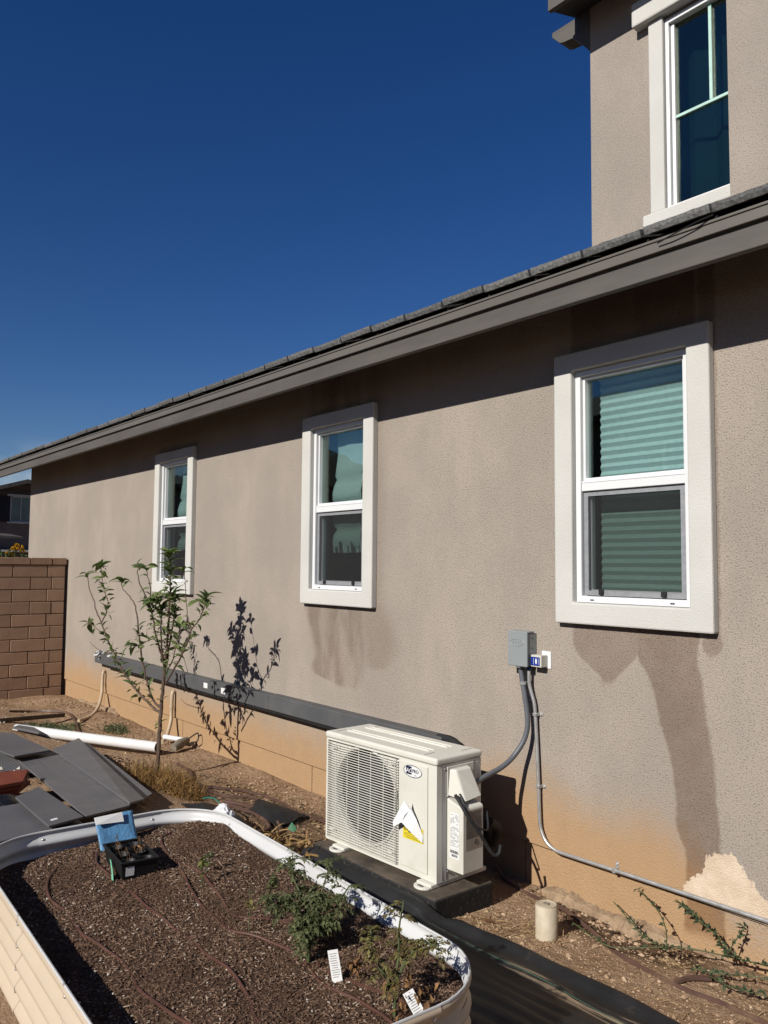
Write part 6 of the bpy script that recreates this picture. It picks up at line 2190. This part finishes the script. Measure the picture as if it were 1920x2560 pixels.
# blue sheet with a white paper strip, leaning on the end of the bed
MAT['blue_sheet'] = pm('sky_blue_sheet', (0.12, 0.29, 0.50), (0.09, 0.24, 0.44), 0.5, 12, bump=0.6, bscale=14, bdist=0.02, spec=0.3)
bs = empty('blue_packet', (-3.66, -1.875, bz(-3.64, -1.875)), 'sky blue packet with a white paper strip leaning inside the bed end', 'packet')
m = MB()
random.seed(19)
nu, nv = 12, 10
for j in range(nv + 1):
    for i in range(nu + 1):
        u, v_ = i / nu, j / nv
        m.v.append((-3.64 - 0.10 * v_ + 0.004 * math.sin(u * 8 + v_ * 5) + random.gauss(0, 0.0012), -1.965 + 0.175 * u + 0.004 * v_, 0.345 + 0.128 * v_ + 0.006 * u))
for j in range(nv):
    for i in range(nu):
        a_ = j * (nu + 1) + i
        m.f.append((a_, a_ + 1, a_ + nu + 2, a_ + nu + 1)); m.var.append(0.5); m.mi.append(0)
sh = m.build('sheet', MAT['blue_sheet'], bs, smooth=True)
q = sh.modifiers.new('solid', 'SOLIDIFY'); q.thickness = 0.004
m = MB(); m.prism([(-3.706, -1.967, 0.451), (-3.704, -1.84, 0.443), (-3.730, -1.84, 0.480), (-3.733, -1.967, 0.476)], (0.004, 0, 0.003))
st_ = m.build('paper_strip', MAT['paper'], bs)

# =================================================================== GROUND LITTER
random.seed(55)


def litter_mat():
    t = NT('dirt_clod')
    col = t.mix(t.attr(), (0.28, 0.18, 0.105), (0.58, 0.42, 0.28))
    return t.fin(col, 0.95, 0, None, 0.1)


MAT['clod'] = litter_mat()
m = MB()
for k in range(7500):
    if k % 3 == 0:
        x, y = random.uniform(-2.85, -1.2), random.uniform(-0.62, -0.02)
    else:
        x, y = random.uniform(-10.2, -3.8), random.uniform(-1.0, -0.02)
    r = random.uniform(0.0015, 0.006)
    if random.random() < 0.07:
        r *= 2.8
    m.cur = random.random()
    rock(m, (x, y, gz(x, y) + r * 0.2), r)
for (cx, cy, sx_, sy_, n_) in ((-6.32, -0.86, 0.16, 0.09, 170), (-9.4, -0.25, 0.3, 0.12, 120), (-5.15, -0.22, 0.3, 0.07, 90), (-2.35, -0.07, 0.2, 0.035, 80), (-4.6, -0.35, 0.35, 0.12, 110), (-7.6, -0.3, 0.6, 0.12, 110), (-6.9, -0.25, 0.3, 0.1, 60)):
    for k in range(n_):
        x, y = random.gauss(cx, sx_), min(-0.02, random.gauss(cy, sy_))
        r = random.uniform(0.006, 0.02)
        m.cur = random.random() * 0.6
        rock(m, (x, y, gz(x, y) + r * 0.2), r)
tag(m.build('dirt_clods', MAT['clod']), 'small clods and grit scattered over the bare dirt', 'clods', None, 'stuff')
m = MB()
spots = [(-2.62, -0.50, 0.10, 0.05, 110), (-2.42, -0.42, 0.07, 0.05, 130), (-2.45, -0.33, 0.06, 0.05, 50), (-5.1, -0.30, 0.14, 0.06, 150), (-4.5, -0.22, 0.45, 0.12, 420), (-8.0, -0.4, 0.8, 0.2, 160), (-1.9, -0.45, 0.3, 0.06, 60), (-6.4, -0.4, 0.4, 0.15, 90), (-1.9, -0.18, 0.05, 0.03, 40)]
for (cx, cy, sx_, sy_, n_) in spots:
    for k in range(n_):
        x, y = random.gauss(cx, sx_), min(-0.015, random.gauss(cy, sy_))
        blade(m, (x, y, gz(x, y) + 0.003), (random.gauss(0, 1), random.gauss(0, 1), random.uniform(0.02, 0.35)), random.uniform(0.03, 0.09), 0.0018, 0.25)
tag(m.build('straw_litter', MAT['straw']), 'pale dry straw scattered on the dirt', 'straw', None, 'stuff')
random.seed(63)
m = MB()
for (cx, cy, sx_, sy_, n_) in ((-4.7, -0.5, 0.4, 0.15, 330), (-4.05, -0.72, 0.16, 0.08, 130), (-5.3, -0.5, 0.3, 0.12, 140), (-8.6, -0.5, 0.6, 0.2, 120), (-6.3, -0.85, 0.2, 0.08, 70), (-7.4, -0.35, 0.6, 0.12, 60), (-2.45, -0.08, 0.2, 0.03, 60)):
    for k in range(n_):
        x, y = random.gauss(cx, sx_), min(-0.02, random.gauss(cy, sy_))
        p = Vector((x, y, gz(x, y) + random.uniform(0.003, 0.012)))
        d = Vector((random.gauss(0, 1), random.gauss(0, 1), random.gauss(0, 0.25)))
        m.cur = random.random()
        small_leaf(m, p, d, random.uniform(0.012, 0.05), random.uniform(0.003, 0.010))
tag(m.build('dark_debris', blade_mat('dark_leaf_debris', (0.03, 0.022, 0.016), (0.13, 0.08, 0.045), 0.05)), 'dark leaf debris strewn over the dirt', 'debris', None, 'stuff')
random.seed(2)
m = MB()
for (x, y) in ((-2.70, -0.52), (-2.69, -0.515)):
    small_leaf(m, (x, y, gz(x, y) + 0.012), (1, 0.2, 0.2), 0.055, 0.013)
tag(m.build('fallen_leaf', MAT['dead_leaf']), 'curled rust brown leaf on the dirt left of the clean-out', 'leaf')
